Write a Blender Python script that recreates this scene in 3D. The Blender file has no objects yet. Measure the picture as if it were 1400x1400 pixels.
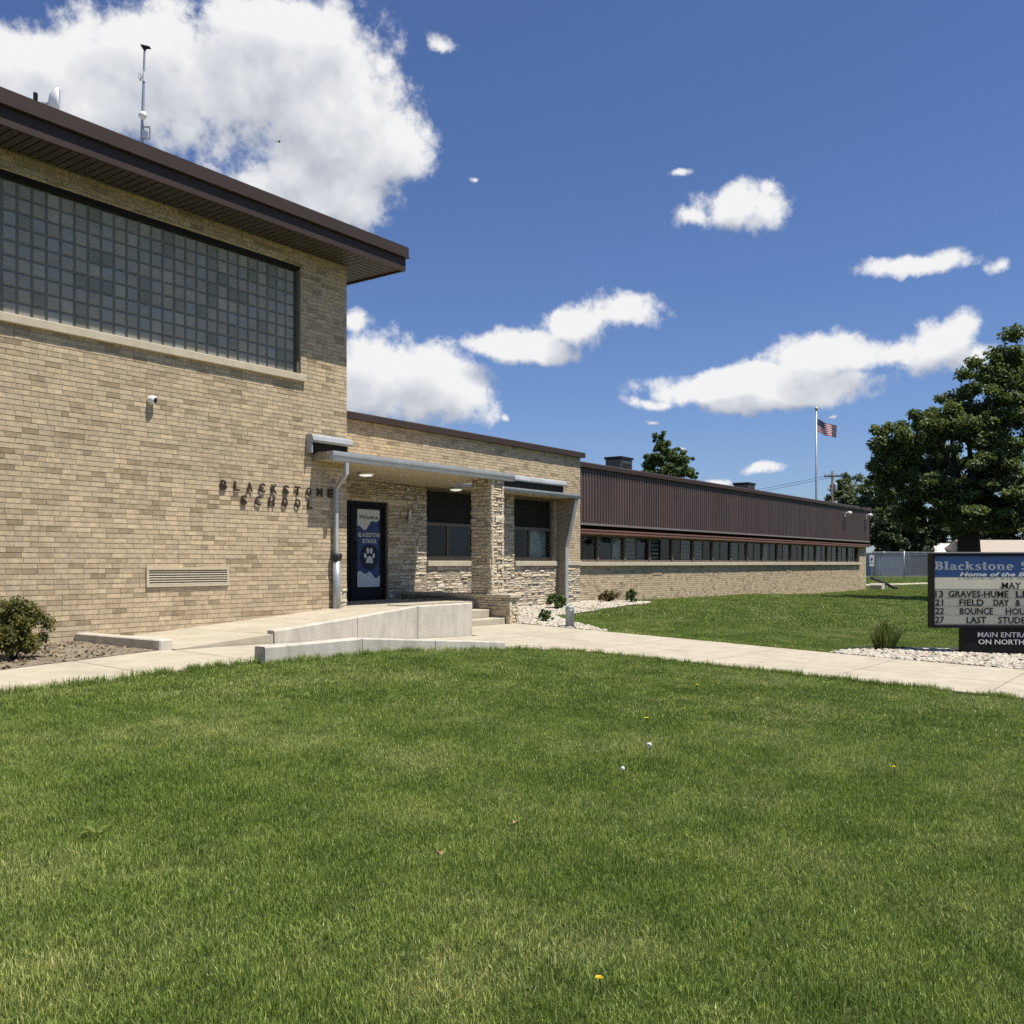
import bpy, bmesh, math, random
import numpy as np
from mathutils import Vector, Matrix

R = math.radians
sc = bpy.context.scene
random.seed(11); rng = np.random.default_rng(11)

# ------------------------------------------------------------------ camera
VIEW = R(36.158)                       # heading of the camera, from +X towards +Y
EYE = 1.5
cam = bpy.data.cameras.new('camera'); camo = bpy.data.objects.new('camera', cam)
sc.collection.objects.link(camo); sc.camera = camo
camo.location = (0, 0, EYE)
camo.rotation_euler = (R(90), 0, VIEW - R(90))
cam.sensor_width = 36; cam.lens = 36 * 1300 / 1400
cam.shift_y = 0.05; cam.clip_start = 0.1; cam.clip_end = 3000

# ------------------------------------------------------------------ light
SUN = Vector((0.10, -0.41, 1.0)).normalized()      # direction towards the sun
sun = bpy.data.lights.new('sun', 'SUN'); suno = bpy.data.objects.new('sun', sun)
sc.collection.objects.link(suno)
sun.energy = 5.0; sun.angle = R(0.55); sun.color = (1.0, 0.94, 0.85)
suno.rotation_euler = SUN.to_track_quat('Z', 'Y').to_euler()

world = bpy.data.worlds.new('World'); sc.world = world; world.use_nodes = True
world.cycles.sampling_method = 'MANUAL'; world.cycles.sample_map_resolution = 512
WN, WL = world.node_tree.nodes, world.node_tree.links
WN.clear()
sc.view_settings.view_transform = 'Standard'; sc.view_settings.look = 'None'
sc.view_settings.gamma = 1; sc.view_settings.exposure = 0.38
sc.view_settings.use_curve_mapping = False
sc.cycles.use_denoising = False
sc.cycles.max_bounces = 6; sc.cycles.diffuse_bounces = 2; sc.cycles.glossy_bounces = 3; sc.cycles.transparent_max_bounces = 16
sc.cycles.caustics_reflective = False; sc.cycles.caustics_refractive = False
sc.render.use_persistent_data = False

CLOUDS = [(-0.4575, 0.4274, 0.0805, 0.0429), (-0.3469, 0.4484, 0.1157, 0.0617), (-0.2414, 0.4652, 0.1088, 0.0597), (-0.19, 0.4193, 0.0853, 0.0662), (-0.1262, 0.4135, 0.053, 0.0352), (-0.2085, 0.3652, 0.0847, 0.0394), (-0.5404, 0.3882, 0.0848, 0.0622), (-0.1376, 0.478, 0.0226, 0.018), (-0.0798, 0.4974, 0.026, 0.011), (-0.0346, 0.3895, 0.01, 0.0066), (-0.1617, 0.2512, 0.026, 0.022), (-0.1526, 0.1915, 0.058, 0.052), (-0.0981, 0.178, 0.064, 0.044), (-0.0599, 0.1599, 0.042, 0.032), (-0.0131, 0.1541, 0.0085, 0.0083), (-0.0038, 0.2239, 0.0554, 0.019), (0.0653, 0.2423, 0.046, 0.0231), (0.1209, 0.2576, 0.0424, 0.0214), (0.0346, 0.2164, 0.0461, 0.0132), (0.1826, 0.3349, 0.0253, 0.0121), (0.2268, 0.3467, 0.040, 0.0186), (0.2644, 0.341, 0.033, 0.0211), (0.2594, 0.3585, 0.0172, 0.013), (0.397, 0.2817, 0.0458, 0.0118), (0.426, 0.2842, 0.0242, 0.0116), (0.471, 0.2727, 0.0153, 0.0108), (0.3111, 0.2036, 0.0558, 0.0267), (0.2341, 0.1835, 0.091, 0.0188), (0.2879, 0.1766, 0.0778, 0.0186), (0.1526, 0.1694, 0.0331, 0.0089), (0.3537, 0.1994, 0.0305, 0.018), (0.426, 0.2038, 0.0421, 0.0242), (0.4481, 0.2183, 0.0237, 0.0172), (0.41, 0.1937, 0.0298, 0.0163), (0.4624, 0.1957, 0.0173, 0.0132), (0.1542, 0.1486, 0.009, 0.0037), (0.1766, 0.1273, 0.0097, 0.0037), (0.2536, 0.0994, 0.0274, 0.0066), (0.2136, 0.0855, 0.0176, 0.006), (0.3229, 0.1477, 0.0076, 0.0043), (0.1751, 0.3818, 0.0149, 0.0052), (0.383, 0.199, 0.034, 0.013)]

def make_cloud_group():
    """Cumulus field over the whole sky: direction in, cloud density out."""
    g = bpy.data.node_groups.new('cumulus_field', 'ShaderNodeTree')
    g.interface.new_socket('Dir', in_out='INPUT', socket_type='NodeSocketVector')
    g.interface.new_socket('Density', in_out='OUTPUT', socket_type='NodeSocketFloat')
    g.interface.new_socket('Soft', in_out='OUTPUT', socket_type='NodeSocketFloat')
    N, L = g.nodes, g.links
    gi, go = N.new('NodeGroupInput'), N.new('NodeGroupOutput')
    def m(op, a, b=None, clamp=False):
        n = N.new('ShaderNodeMath'); n.operation = op; n.use_clamp = clamp
        for i, v in enumerate((a, b)):
            if v is None: continue
            if isinstance(v, (int, float)): n.inputs[i].default_value = v
            else: L.new(v, n.inputs[i])
        return n.outputs[0]
    def noise(scale, det, rough, vec, lac=2.0):
        n = N.new('ShaderNodeTexNoise'); n.inputs['Scale'].default_value = scale
        n.inputs['Detail'].default_value = det; n.inputs['Roughness'].default_value = rough
        n.inputs['Lacunarity'].default_value = lac
        L.new(vec, n.inputs['Vector']); return n.outputs['Fac'], n.outputs['Color']
    d = gi.outputs[0]
    # warp the direction a little so no outline stays an ellipse
    wf, wc = noise(9, 3, .55, d)
    sub = N.new('ShaderNodeVectorMath'); sub.operation = 'SUBTRACT'; L.new(wc, sub.inputs[0]); sub.inputs[1].default_value = (.5, .5, .5)
    sca = N.new('ShaderNodeVectorMath'); sca.operation = 'SCALE'; L.new(sub.outputs[0], sca.inputs[0]); sca.inputs['Scale'].default_value = .055
    add = N.new('ShaderNodeVectorMath'); add.operation = 'ADD'; L.new(d, add.inputs[0]); L.new(sca.outputs[0], add.inputs[1])
    sep = N.new('ShaderNodeSeparateXYZ'); L.new(add.outputs[0], sep.inputs[0])
    az = m('ARCTAN2', sep.outputs[1], sep.outputs[0])
    u = m('SUBTRACT', VIEW, az)
    v = m('ARCSINE', m('MINIMUM', sep.outputs[2], .999))
    uv = N.new('ShaderNodeCombineXYZ'); L.new(u, uv.inputs[0]); L.new(v, uv.inputs[1])
    F = None
    for cu, cv, ru, rv in CLOUDS:
        s = N.new('ShaderNodeVectorMath'); s.operation = 'SUBTRACT'; L.new(uv.outputs[0], s.inputs[0]); s.inputs[1].default_value = (cu, cv, 0)
        k = N.new('ShaderNodeVectorMath'); k.operation = 'MULTIPLY'; L.new(s.outputs[0], k.inputs[0]); k.inputs[1].default_value = (1/ru, 1/rv, 0)
        ln = N.new('ShaderNodeVectorMath'); ln.operation = 'LENGTH'; L.new(k.outputs[0], ln.inputs[0])
        size = min(1.18, .66 + 8 * ru); gain = min(1.9, .95 + 9 * ru)
        e = m('SUBTRACT', size, ln.outputs['Value'])
        e = m('MULTIPLY', e, gain)
        if F is None: F = e
        else:
            n = N.new('ShaderNodeMath'); n.operation = 'SMOOTH_MAX'; L.new(F, n.inputs[0]); L.new(e, n.inputs[1]); n.inputs[2].default_value = .35; F = n.outputs[0]
    # the rest of the sky: fair-weather cumulus of the same kind
    gf, _ = noise(3.2, 3, .5, d)
    gen = m('MULTIPLY', m('SUBTRACT', gf, .65), 5.0)
    out_u = m('MULTIPLY', m('SUBTRACT', m('ABSOLUTE', u), .56), 8.0, True)
    out_v = m('MULTIPLY', m('SUBTRACT', v, .58), 8.0, True)
    outside = m('MAXIMUM', out_u, out_v)
    gen = m('ADD', gen, m('MULTIPLY', m('SUBTRACT', outside, 1.0), 6.0))
    F = m('MAXIMUM', F, gen)
    F = m('MAXIMUM', F, -2.0)
    n1, _ = noise(13, 3, .55, d, 2.2)
    n2, _ = noise(46, 5, .66, d, 2.2)
    dens = m('ADD', m('MINIMUM', F, 1.3), m('MULTIPLY', m('SUBTRACT', n1, .5), 1.9))
    dens = m('ADD', dens, m('MULTIPLY', m('SUBTRACT', n2, .5), 1.75))
    soft = m('ADD', m('MULTIPLY', m('MINIMUM', F, .95), 1.0), m('MULTIPLY', m('SUBTRACT', n1, .5), 2.2))
    L.new(soft, go.inputs[1])
    L.new(dens, go.inputs[0])
    return g

def build_sky():
    g = make_cloud_group()
    tc = WN.new('ShaderNodeTexCoord')
    d = tc.outputs['Generated']
    def m(op, a, b=None, clamp=False):
        n = WN.new('ShaderNodeMath'); n.operation = op; n.use_clamp = clamp
        for i, v in enumerate((a, b)):
            if v is None: continue
            if isinstance(v, (int, float)): n.inputs[i].default_value = v
            else: WL.new(v, n.inputs[i])
        return n.outputs[0]
    def field(off):
        a = WN.new('ShaderNodeVectorMath'); a.operation = 'ADD'; WL.new(d, a.inputs[0]); a.inputs[1].default_value = off
        b = WN.new('ShaderNodeVectorMath'); b.operation = 'NORMALIZE'; WL.new(a.outputs[0], b.inputs[0])
        n = WN.new('ShaderNodeGroup'); n.node_tree = g; WL.new(b.outputs[0], n.inputs[0]); return n.outputs[0], n.outputs[1]
    (d0, s0), (d1, s1) = field((0, 0, 0)), field((SUN.x*.02, SUN.y*.02, .030))
    mr = WN.new('ShaderNodeMapRange'); mr.interpolation_type = 'SMOOTHSTEP'
    WL.new(d0, mr.inputs['Value']); mr.inputs['From Min'].default_value = -.10; mr.inputs['From Max'].default_value = .72
    alpha = m('MULTIPLY', mr.outputs[0], .985)
    thick = m('MULTIPLY', m('SUBTRACT', d0, .1), .8, True)
    lit = m('ADD', m('ADD', m('MULTIPLY', m('SUBTRACT', s0, s1), .54), m('MULTIPLY', m('SUBTRACT', d0, d1), .12)), .60, True)       # sunward side bright
    lit = m('SUBTRACT', lit, m('MULTIPLY', thick, .14), True)
    ramp = WN.new('ShaderNodeValToRGB'); cr = ramp.color_ramp
    cr.elements[0].position = .0; cr.elements[0].color = (.46, .50, .58, 1)
    cr.elements[1].position = .88; cr.elements[1].color = (1.0, 1.0, 1.0, 1)
    e = cr.elements.new(.5); e.color = (.76, .785, .83, 1)
    WL.new(lit, ramp.inputs[0])
    sky = WN.new('ShaderNodeTexSky'); sky.sky_type = 'NISHITA'; sky.sun_disc = False
    sky.sun_elevation = math.asin(SUN.z)
    sky.sun_rotation = math.atan2(SUN.x, SUN.y)
    sky.air_density = 1.0; sky.dust_density = .35; sky.ozone_density = 2.2; sky.altitude = 200
    bg = WN.new('ShaderNodeBackground'); bg.inputs['Strength'].default_value = .081
    tint = WN.new('ShaderNodeMix'); tint.data_type = 'RGBA'; tint.blend_type = 'MULTIPLY'; tint.inputs['Factor'].default_value = 1
    WL.new(sky.outputs[0], tint.inputs['A']); tint.inputs['B'].default_value = (.66, .765, 1.03, 1)
    WL.new(tint.outputs['Result'], bg.inputs['Color'])
    cb = WN.new('ShaderNodeBackground'); cb.inputs['Strength'].default_value = .70
    WL.new(ramp.outputs[0], cb.inputs['Color'])
    mix = WN.new('ShaderNodeMixShader'); WL.new(alpha, mix.inputs[0]); WL.new(bg.outputs[0], mix.inputs[1]); WL.new(cb.outputs[0], mix.inputs[2])
    out = WN.new('ShaderNodeOutputWorld'); WL.new(mix.outputs[0], out.inputs['Surface'])
build_sky()

# ------------------------------------------------------------------ helpers
COL = sc.collection
def link(o, parent=None):
    COL.objects.link(o)
    if parent is not None: o.parent = parent
    return o
def tag(o, label=None, cat=None, group=None, kind=None):
    if label: o['label'] = label
    if cat: o['category'] = cat
    if group: o['group'] = group
    if kind: o['kind'] = kind
    return o
def empty(name, loc=(0, 0, 0), rz=0):
    o = bpy.data.objects.new(name, None); o.location = loc; o.rotation_euler = (0, 0, rz)
    o.empty_display_size = .2
    COL.objects.link(o); return o

class MB:
    """collects faces; build() makes ONE mesh object"""
    def __init__(self): self.v = []; self.f = []; self.mi = []; self.col = []
    def add(self, verts, faces, mi=0, col=None):
        b = len(self.v); self.v += [tuple(p) for p in verts]
        for q in faces:
            self.f.append(tuple(b + i for i in q)); self.mi.append(mi); self.col.append(col or (1, 1, 1))
    def box(self, x0, x1, y0, y1, z0, z1, mi=0, col=None, bev=0):
        if bev:
            bm = bmesh.new(); bmesh.ops.create_cube(bm, size=1)
            bmesh.ops.scale(bm, vec=(x1-x0, y1-y0, z1-z0), verts=bm.verts)
            bmesh.ops.translate(bm, vec=((x0+x1)/2, (y0+y1)/2, (z0+z1)/2), verts=bm.verts)
            bmesh.ops.bevel(bm, geom=bm.edges[:], offset=bev, segments=1, affect='EDGES')
            bm.verts.index_update()
            self.add([v.co[:] for v in bm.verts], [[v.index for v in f.verts] for f in bm.faces], mi, col); bm.free(); return
        V = [(x0,y0,z0),(x1,y0,z0),(x1,y1,z0),(x0,y1,z0),(x0,y0,z1),(x1,y0,z1),(x1,y1,z1),(x0,y1,z1)]
        self.add(V, [(0,3,2,1),(4,5,6,7),(0,1,5,4),(1,2,6,5),(2,3,7,6),(3,0,4,7)], mi, col)
    def prism(self, pts, d0, d1, axis, mi=0, col=None):
        """closed outline pts (2D) pushed along axis from d0 to d1. axis x: pts=(y,z); y: (x,z); z: (x,y)"""
        n = len(pts)
        def P(p, d): return {'x': (d, p[0], p[1]), 'y': (p[0], d, p[1]), 'z': (p[0], p[1], d)}[axis]
        V = [P(p, d0) for p in pts] + [P(p, d1) for p in pts]
        F = [tuple(range(n))[::-1], tuple(range(n, 2*n))] + [(i, (i+1) % n, n + (i+1) % n, n + i) for i in range(n)]
        self.add(V, F, mi, col)
    def tube(self, pts, rad, n=8, mi=0, cap=True, col=None):
        pts = [Vector(p) for p in pts]
        if not isinstance(rad, (list, tuple)): rad = [rad]*len(pts)
        V = []; prev = None
        for i, p in enumerate(pts):
            t = (pts[min(i+1, len(pts)-1)] - pts[max(i-1, 0)]).normalized()
            a = Vector((0, 0, 1)) if abs(t.z) < .9 else Vector((1, 0, 0))
            if prev is not None: a = prev
            x = (a - t * a.dot(t)).normalized(); y = t.cross(x); prev = x
            for k in range(n):
                w = 2*math.pi*k/n + math.pi/n; V.append(p + (x*math.cos(w) + y*math.sin(w))*rad[i])
        F = []
        for i in range(len(pts)-1):
            for k in range(n): F.append((i*n+k, i*n+(k+1) % n, (i+1)*n+(k+1) % n, (i+1)*n+k))
        if cap: F += [tuple(range(n))[::-1], tuple(range((len(pts)-1)*n, len(pts)*n))]
        self.add(V, F, mi, col)
    def lathe(self, prof, center=(0, 0, 0), n=16, mi=0, axis='z', col=None):
        V = []; F = []; c = Vector(center)
        for r, h in prof:
            for k in range(n):
                w = 2*math.pi*k/n; a, b = r*math.cos(w), r*math.sin(w)
                V.append(c + Vector({'z': (a, b, h), 'y': (a, h, b), 'x': (h, a, b)}[axis]))
        for i in range(len(prof)-1):
            for k in range(n): F.append((i*n+k, i*n+(k+1) % n, (i+1)*n+(k+1) % n, (i+1)*n+k))
        F += [tuple(range(n))[::-1], tuple(range((len(prof)-1)*n, len(prof)*n))]
        self.add(V, F, mi, col)
    def mesh(self, name, mats, smooth=False):
        me = bpy.data.meshes.new(name); me.from_pydata(self.v, [], self.f)
        for mt in (mats if isinstance(mats, (list, tuple)) else [mats]): me.materials.append(mt)
        me.polygons.foreach_set('material_index', self.mi)
        me.polygons.foreach_set('use_smooth', [smooth]*len(self.f))
        at = me.attributes.new('tone', 'FLOAT_COLOR', 'CORNER')
        arr = []
        for q, cc in zip(self.f, self.col): arr += [cc[0], cc[1], cc[2], 1.0]*len(q)
        at.data.foreach_set('color', arr)
        me.update(); return me
    def build(self, name, mats, parent=None, smooth=False, recalc=True):
        me = self.mesh(name, mats, smooth)
        if recalc:
            bm = bmesh.new(); bm.from_mesh(me); bmesh.ops.recalc_face_normals(bm, faces=bm.faces); bm.to_mesh(me); bm.free()
        return link(bpy.data.objects.new(name, me), parent)

def np_mesh(name, V, F, mat, cols=None, smooth=False, nper=None):
    """fast mesh of equal-sized polygons. cols: per-vertex colour"""
    me = bpy.data.meshes.new(name); V = np.asarray(V, np.float32); F = np.asarray(F, np.int32)
    nv, (nf, k) = len(V), F.shape
    me.vertices.add(nv); me.vertices.foreach_set('co', V.ravel())
    me.loops.add(nf*k); me.loops.foreach_set('vertex_index', F.ravel())
    me.polygons.add(nf); me.polygons.foreach_set('loop_start', np.arange(0, nf*k, k, dtype=np.int32))
    me.polygons.foreach_set('use_smooth', np.full(nf, smooth))
    me.update(calc_edges=True); me.validate()
    if cols is not None:
        at = me.attributes.new('tone', 'FLOAT_COLOR', 'POINT')
        c = np.ones((nv, 4), np.float32); c[:, :3] = cols; at.data.foreach_set('color', c.ravel())
    me.materials.append(mat); return me

# ------------------------------------------------------------------ materials
def nodes_of(name):
    mt = bpy.data.materials.new(name); mt.use_nodes = True
    N, L = mt.node_tree.nodes, mt.node_tree.links
    return mt, N, L, N['Principled BSDF']
def mat(name, col, rough=.7, var=.12, scale=6, bump=.0, bscale=60, metal=0, spec=.4, tone=False, dirt=None, stretch=None, detail=5):
    """Principled with mottled colour and fine relief; tone multiplies by the mesh's own 'tone' colour"""
    mt, N, L, P = nodes_of(name)
    P.inputs['Roughness'].default_value = rough; P.inputs['Metallic'].default_value = metal
    P.inputs['Specular IOR Level'].default_value = spec
    tc = N.new('ShaderNodeNewGeometry'); vec = tc.outputs['Position']
    if stretch:
        mp = N.new('ShaderNodeVectorMath'); mp.operation = 'MULTIPLY'; mp.inputs[1].default_value = stretch
        L.new(vec, mp.inputs[0]); vec = mp.outputs[0]
    no = N.new('ShaderNodeTexNoise'); no.inputs['Scale'].default_value = scale; no.inputs['Detail'].default_value = detail; no.inputs['Roughness'].default_value = .65
    L.new(vec, no.inputs['Vector'])
    mr = N.new('ShaderNodeMapRange'); L.new(no.outputs['Fac'], mr.inputs['Value'])
    mr.inputs['From Min'].default_value = .3; mr.inputs['From Max'].default_value = .7
    mr.inputs['To Min'].default_value = 1 - var; mr.inputs['To Max'].default_value = 1 + var
    mx = N.new('ShaderNodeMix'); mx.data_type = 'RGBA'; mx.blend_type = 'MULTIPLY'; mx.inputs['Factor'].default_value = 1
    mx.inputs['A'].default_value = (*col, 1)
    cmb = N.new('ShaderNodeCombineColor'); [L.new(mr.outputs[0], cmb.inputs[i]) for i in range(3)]
    L.new(cmb.outputs[0], mx.inputs['B']); out = mx.outputs['Result']
    if tone:
        at = N.new('ShaderNodeAttribute'); at.attribute_name = 'tone'
        m2 = N.new('ShaderNodeMix'); m2.data_type = 'RGBA'; m2.blend_type = 'MULTIPLY'; m2.inputs['Factor'].default_value = 1
        L.new(out, m2.inputs['A']); L.new(at.outputs['Color'], m2.inputs['B']); out = m2.outputs['Result']
    if dirt:      # (colour, scale, threshold, amount): stains with a shape of their own
        dn = N.new('ShaderNodeTexNoise'); dn.inputs['Scale'].default_value = dirt[1]; dn.inputs['Detail'].default_value = 7; dn.inputs['Roughness'].default_value = .7
        L.new(vec, dn.inputs['Vector'])
        dm = N.new('ShaderNodeMapRange'); L.new(dn.outputs['Fac'], dm.inputs['Value']); dm.inputs['From Min'].default_value = dirt[2]; dm.inputs['From Max'].default_value = dirt[2]+.18; dm.inputs['To Max'].default_value = dirt[3]
        m3 = N.new('ShaderNodeMix'); m3.data_type = 'RGBA'; L.new(dm.outputs[0], m3.inputs['Factor']); L.new(out, m3.inputs['A']); m3.inputs['B'].default_value = (*dirt[0], 1); out = m3.outputs['Result']
    L.new(out, P.inputs['Base Color'])
    if bump:
        bn = N.new('ShaderNodeTexNoise'); bn.inputs['Scale'].default_value = bscale; bn.inputs['Detail'].default_value = 4
        L.new(vec, bn.inputs['Vector'])
        bp = N.new('ShaderNodeBump'); bp.inputs['Strength'].default_value = min(1, bump); bp.inputs['Distance'].default_value = .01 * max(1, bump)
        L.new(bn.outputs['Fac'], bp.inputs['Height']); L.new(bp.outputs[0], P.inputs['Normal'])
    return mt
def glass_mat(name, tint=(.70, .74, .74), refl=.9, rough=.02):
    mt, N, L, P = nodes_of(name); N.remove(P)
    out = N['Material Output']
    tr = N.new('ShaderNodeBsdfTransparent'); tr.inputs[0].default_value = (*tint, 1)
    gl = N.new('ShaderNodeBsdfGlossy'); gl.inputs['Roughness'].default_value = rough; gl.inputs['Color'].default_value = (refl, refl, refl, 1)
    fr = N.new('ShaderNodeFresnel'); fr.inputs['IOR'].default_value = 1.52
    ge = N.new('ShaderNodeNewGeometry'); ff = N.new('ShaderNodeMath'); ff.operation = 'SUBTRACT'; ff.use_clamp = True; L.new(fr.outputs[0], ff.inputs[0]); L.new(ge.outputs['Backfacing'], ff.inputs[1])
    mx = N.new('ShaderNodeMixShader'); L.new(ff.outputs[0], mx.inputs[0]); L.new(tr.outputs[0], mx.inputs[1]); L.new(gl.outputs[0], mx.inputs[2])
    L.new(mx.outputs[0], out.inputs['Surface']); return mt
def emit_mat(name, col, s):
    mt, N, L, P = nodes_of(name)
    P.inputs['Base Color'].default_value = (*col, 1); P.inputs['Emission Color'].default_value = (*col, 1); P.inputs['Emission Strength'].default_value = s
    return mt
def leaf_mat(name, col, trans=.35, rough=.5, nscale=.7, var=.3):
    mt, N, L, P = nodes_of(name); out = N['Material Output']
    at = N.new('ShaderNodeAttribute'); at.attribute_name = 'tone'
    mx = N.new('ShaderNodeMix'); mx.data_type = 'RGBA'; mx.blend_type = 'MULTIPLY'; mx.inputs['Factor'].default_value = 1
    mx.inputs['A'].default_value = (*col, 1); L.new(at.outputs['Color'], mx.inputs['B'])
    L.new(mx.outputs['Result'], P.inputs['Base Color']); P.inputs['Roughness'].default_value = rough; P.inputs['Specular IOR Level'].default_value = .35
    tl = N.new('ShaderNodeBsdfTranslucent')
    m2 = N.new('ShaderNodeMix'); m2.data_type = 'RGBA'; m2.blend_type = 'MULTIPLY'; m2.inputs['Factor'].default_value = 1
    L.new(mx.outputs['Result'], m2.inputs['A']); m2.inputs['B'].default_value = (1.5, 1.5, .6, 1); L.new(m2.outputs['Result'], tl.inputs[0])
    ms = N.new('ShaderNodeMixShader'); ms.inputs[0].default_value = trans; L.new(P.outputs[0], ms.inputs[1]); L.new(tl.outputs[0], ms.inputs[2])
    L.new(ms.outputs[0], out.inputs['Surface']); return mt

M = {}
M['brick'] = mat('tan_brick', (.495, .397, .264), .9, .2, 14, .5, 160, tone=True, spec=.2, dirt=((.33, .27, .18), .55, .53, .38))
M['mortar'] = mat('mortar', (.44, .39, .29), .95, .15, 30, .3, 200, spec=.1)
M['stone'] = mat('ledge_stone', (.57, .50, .375), .9, .2, 12, .7, 110, tone=True, spec=.2)
M['stone_joint'] = mat('stone_joint', (.29, .25, .185), .95, .2, 20)
M['limestone'] = mat('limestone_sill', (.50, .44, .32), .85, .12, 5, .3, 90, dirt=((.3, .26, .19), 3, .58, .5))
M['concrete'] = mat('walk_concrete', (.43, .385, .29), .9, .14, 3, .4, 120, dirt=((.29, .25, .185), 1.1, .52, .5), detail=8)
M['cwall'] = mat('cast_concrete', (.50, .468, .39), .88, .18, 5, .5, 80, dirt=((.27, .25, .205), 3.0, .53, .5), stretch=(1, 1, .3))
M['brown'] = mat('brown_metal', (.050, .035, .029), .55, .10, 2, 0, metal=0, spec=.22)
M['brown_dark'] = mat('brown_soffit', (.050, .042, .034), .6, .15, 4)
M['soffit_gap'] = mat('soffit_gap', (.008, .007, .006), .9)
M['rib'] = mat('brown_cladding', (.105, .072, .063), .5, .18, 1.2, spec=.4, tone=True, stretch=(1, 1, .25))
M['redband'] = mat('rust_band', (.21, .105, .078), .55, .14, 3, stretch=(.2, 1, 3))
M['grey_metal'] = mat('grey_trim', (.36, .38, .39), .4, .14, 3, spec=.5, dirt=((.2, .2, .19), 2.5, .6, .5))
M['pipe'] = mat('galvanised_pipe', (.35, .38, .40), .38, .14, 5, metal=.35)
M['blackpipe'] = mat('black_rubber', (.02, .02, .02), .6, .1)
M['tan_paint'] = mat('tan_soffit_paint', (.50, .42, .29), .8, .08, 3)
M['fin'] = mat('fin_paint', (.30, .255, .18), .75, .12, 3)
M['frame'] = mat('bronze_frame', (.13, .105, .075), .5, .12, 5)
M['dpanel'] = mat('dark_panel', (.020, .017, .013), .7, .12, 3, spec=.15)
M['black'] = mat('black_paint', (.009, .009, .010), .5, .1, spec=.2)
M['glass'] = glass_mat('window_glass', refl=.6)
M['room'] = mat('dark_room', (.035, .033, .03), .95, .3, 2)
M['blind'] = mat('window_blind', (.42, .43, .42), .8, .2, 8, stretch=(1, 1, 5))
M['curtain'] = mat('curtain', (.74, .74, .68), .85, .25, 14, stretch=(3, 1, .4))
M['white'] = mat('white_plastic', (.75, .75, .74), .4, .05)
M['lens'] = mat('dark_lens', (.01, .01, .012), .12, 0)
M['gblock'] = mat('glass_block', (.30, .285, .235), .42, .10, 3, .25, 30, spec=.35, tone=True)
M['gjoint'] = mat('glass_joint', (.17, .17, .15), .8, .15, 12)
M['letter'] = mat('bronze_letter', (.035, .025, .02), .5, .1)
M['soil'] = mat('dry_soil', (.22, .185, .135), .97, .35, 5, 1.2, 25, dirt=((.10, .08, .055), 4, .5, .8))
M['gravel'] = mat('river_stone', (.50, .45, .36), .8, .12, 20, tone=True, spec=.3)
M['bark'] = mat('bark', (.055, .045, .036), .95, .35, 10, 1.5, 18, stretch=(1, 1, .3))
M['leaf_big'] = leaf_mat('maple_leaf', (.105, .142, .042), .32)
M['leaf_far'] = leaf_mat('far_leaf', (.078, .110, .045), .25)
M['leaf_shrub'] = leaf_mat('shrub_leaf', (.062, .078, .024), .25)
M['roofing'] = mat('roofing', (.30, .29, .27), .9, .15, 2)
M['wood_pole'] = mat('pole_wood', (.12, .10, .08), .9, .2, 6)
M['galv'] = mat('galvanised', (.42, .44, .45), .4, .1, 5, metal=.5)
M['signblue'] = mat('sign_blue', (.040, .10, .27), .35, .06, 3)
M['signgrey'] = mat('sign_panel', (.60, .58, .46), .35, .06, 2)
M['signink'] = mat('sign_letter', (.012, .016, .014), .7, 0, spec=.1)
M['signpale'] = mat('sign_pale', (.56, .60, .56), .5, 0)
M['signwhite'] = mat('sign_white', (.72, .72, .70), .5, 0)
M['red'] = mat('flag_red', (.42, .03, .035), .8, .05)
M['fwhite'] = mat('flag_white', (.72, .70, .68), .8, .03)
M['fblue'] = mat('flag_blue', (.02, .03, .11), .8, .05)

# ------------------------------------------------------------------ terrain
GP = np.array([(0,0,0),(3,8.3,.35),(6.9,8.5,.36),(8.4,8.35,.35),(9.7,8.2,.30),(11.3,8.3,.19),(2,12.2,.45),(5,12.2,.43),(7,10.3,.41),(8,12.2,.41),(12.8,10.2,.22),
 (15,11.2,.24),(12.3,5.3,.05),(12.3,1.7,-.08),(16,3.5,-.06),(15.8,7,.08),(19,12,.27),(23,14.3,.37),(35,14.3,.26),(52,14.5,.10),(44,10,-.05),(58,16,.06),
 (0,-8,-.25),(-6,5,.15),(-8,12,.4),(30,5,-.05),(20,-6,-.2),(5,3,.08),(68,20,.42),(66,8,.3),(85,25,.5),(12,20,.4),(30,22,.35),(50,22,.2),(6,-6,-.22),(40,-5,-.1)], float)
def _phi(r): return np.sqrt(r*r + .6)
_A = _phi(np.linalg.norm(GP[:, None, :2] - GP[None, :, :2], axis=2)) + np.eye(len(GP))*(-.12)
_W = np.linalg.solve(np.block([[_A, np.ones((len(GP), 1))], [np.ones((1, len(GP))), np.zeros((1, 1))]]), np.append(GP[:, 2], 0))
def ground_np(X, Y):
    X = np.asarray(X, float); Y = np.asarray(Y, float)
    s = X.shape; P = np.stack([X.ravel(), Y.ravel()], 1)
    r = np.linalg.norm(P[:, None, :] - GP[None, :, :2], axis=2)
    z = _phi(r) @ _W[:-1] + _W[-1]
    d = np.hypot(P[:, 0]-30, P[:, 1]-8); w = np.clip((d-45)/40, 0, 1); w = w*w*(3-2*w)
    return (z*(1-w) + .35*w).reshape(s)
def gz(x, y): return float(ground_np(np.array([x]), np.array([y]))[0])

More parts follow.
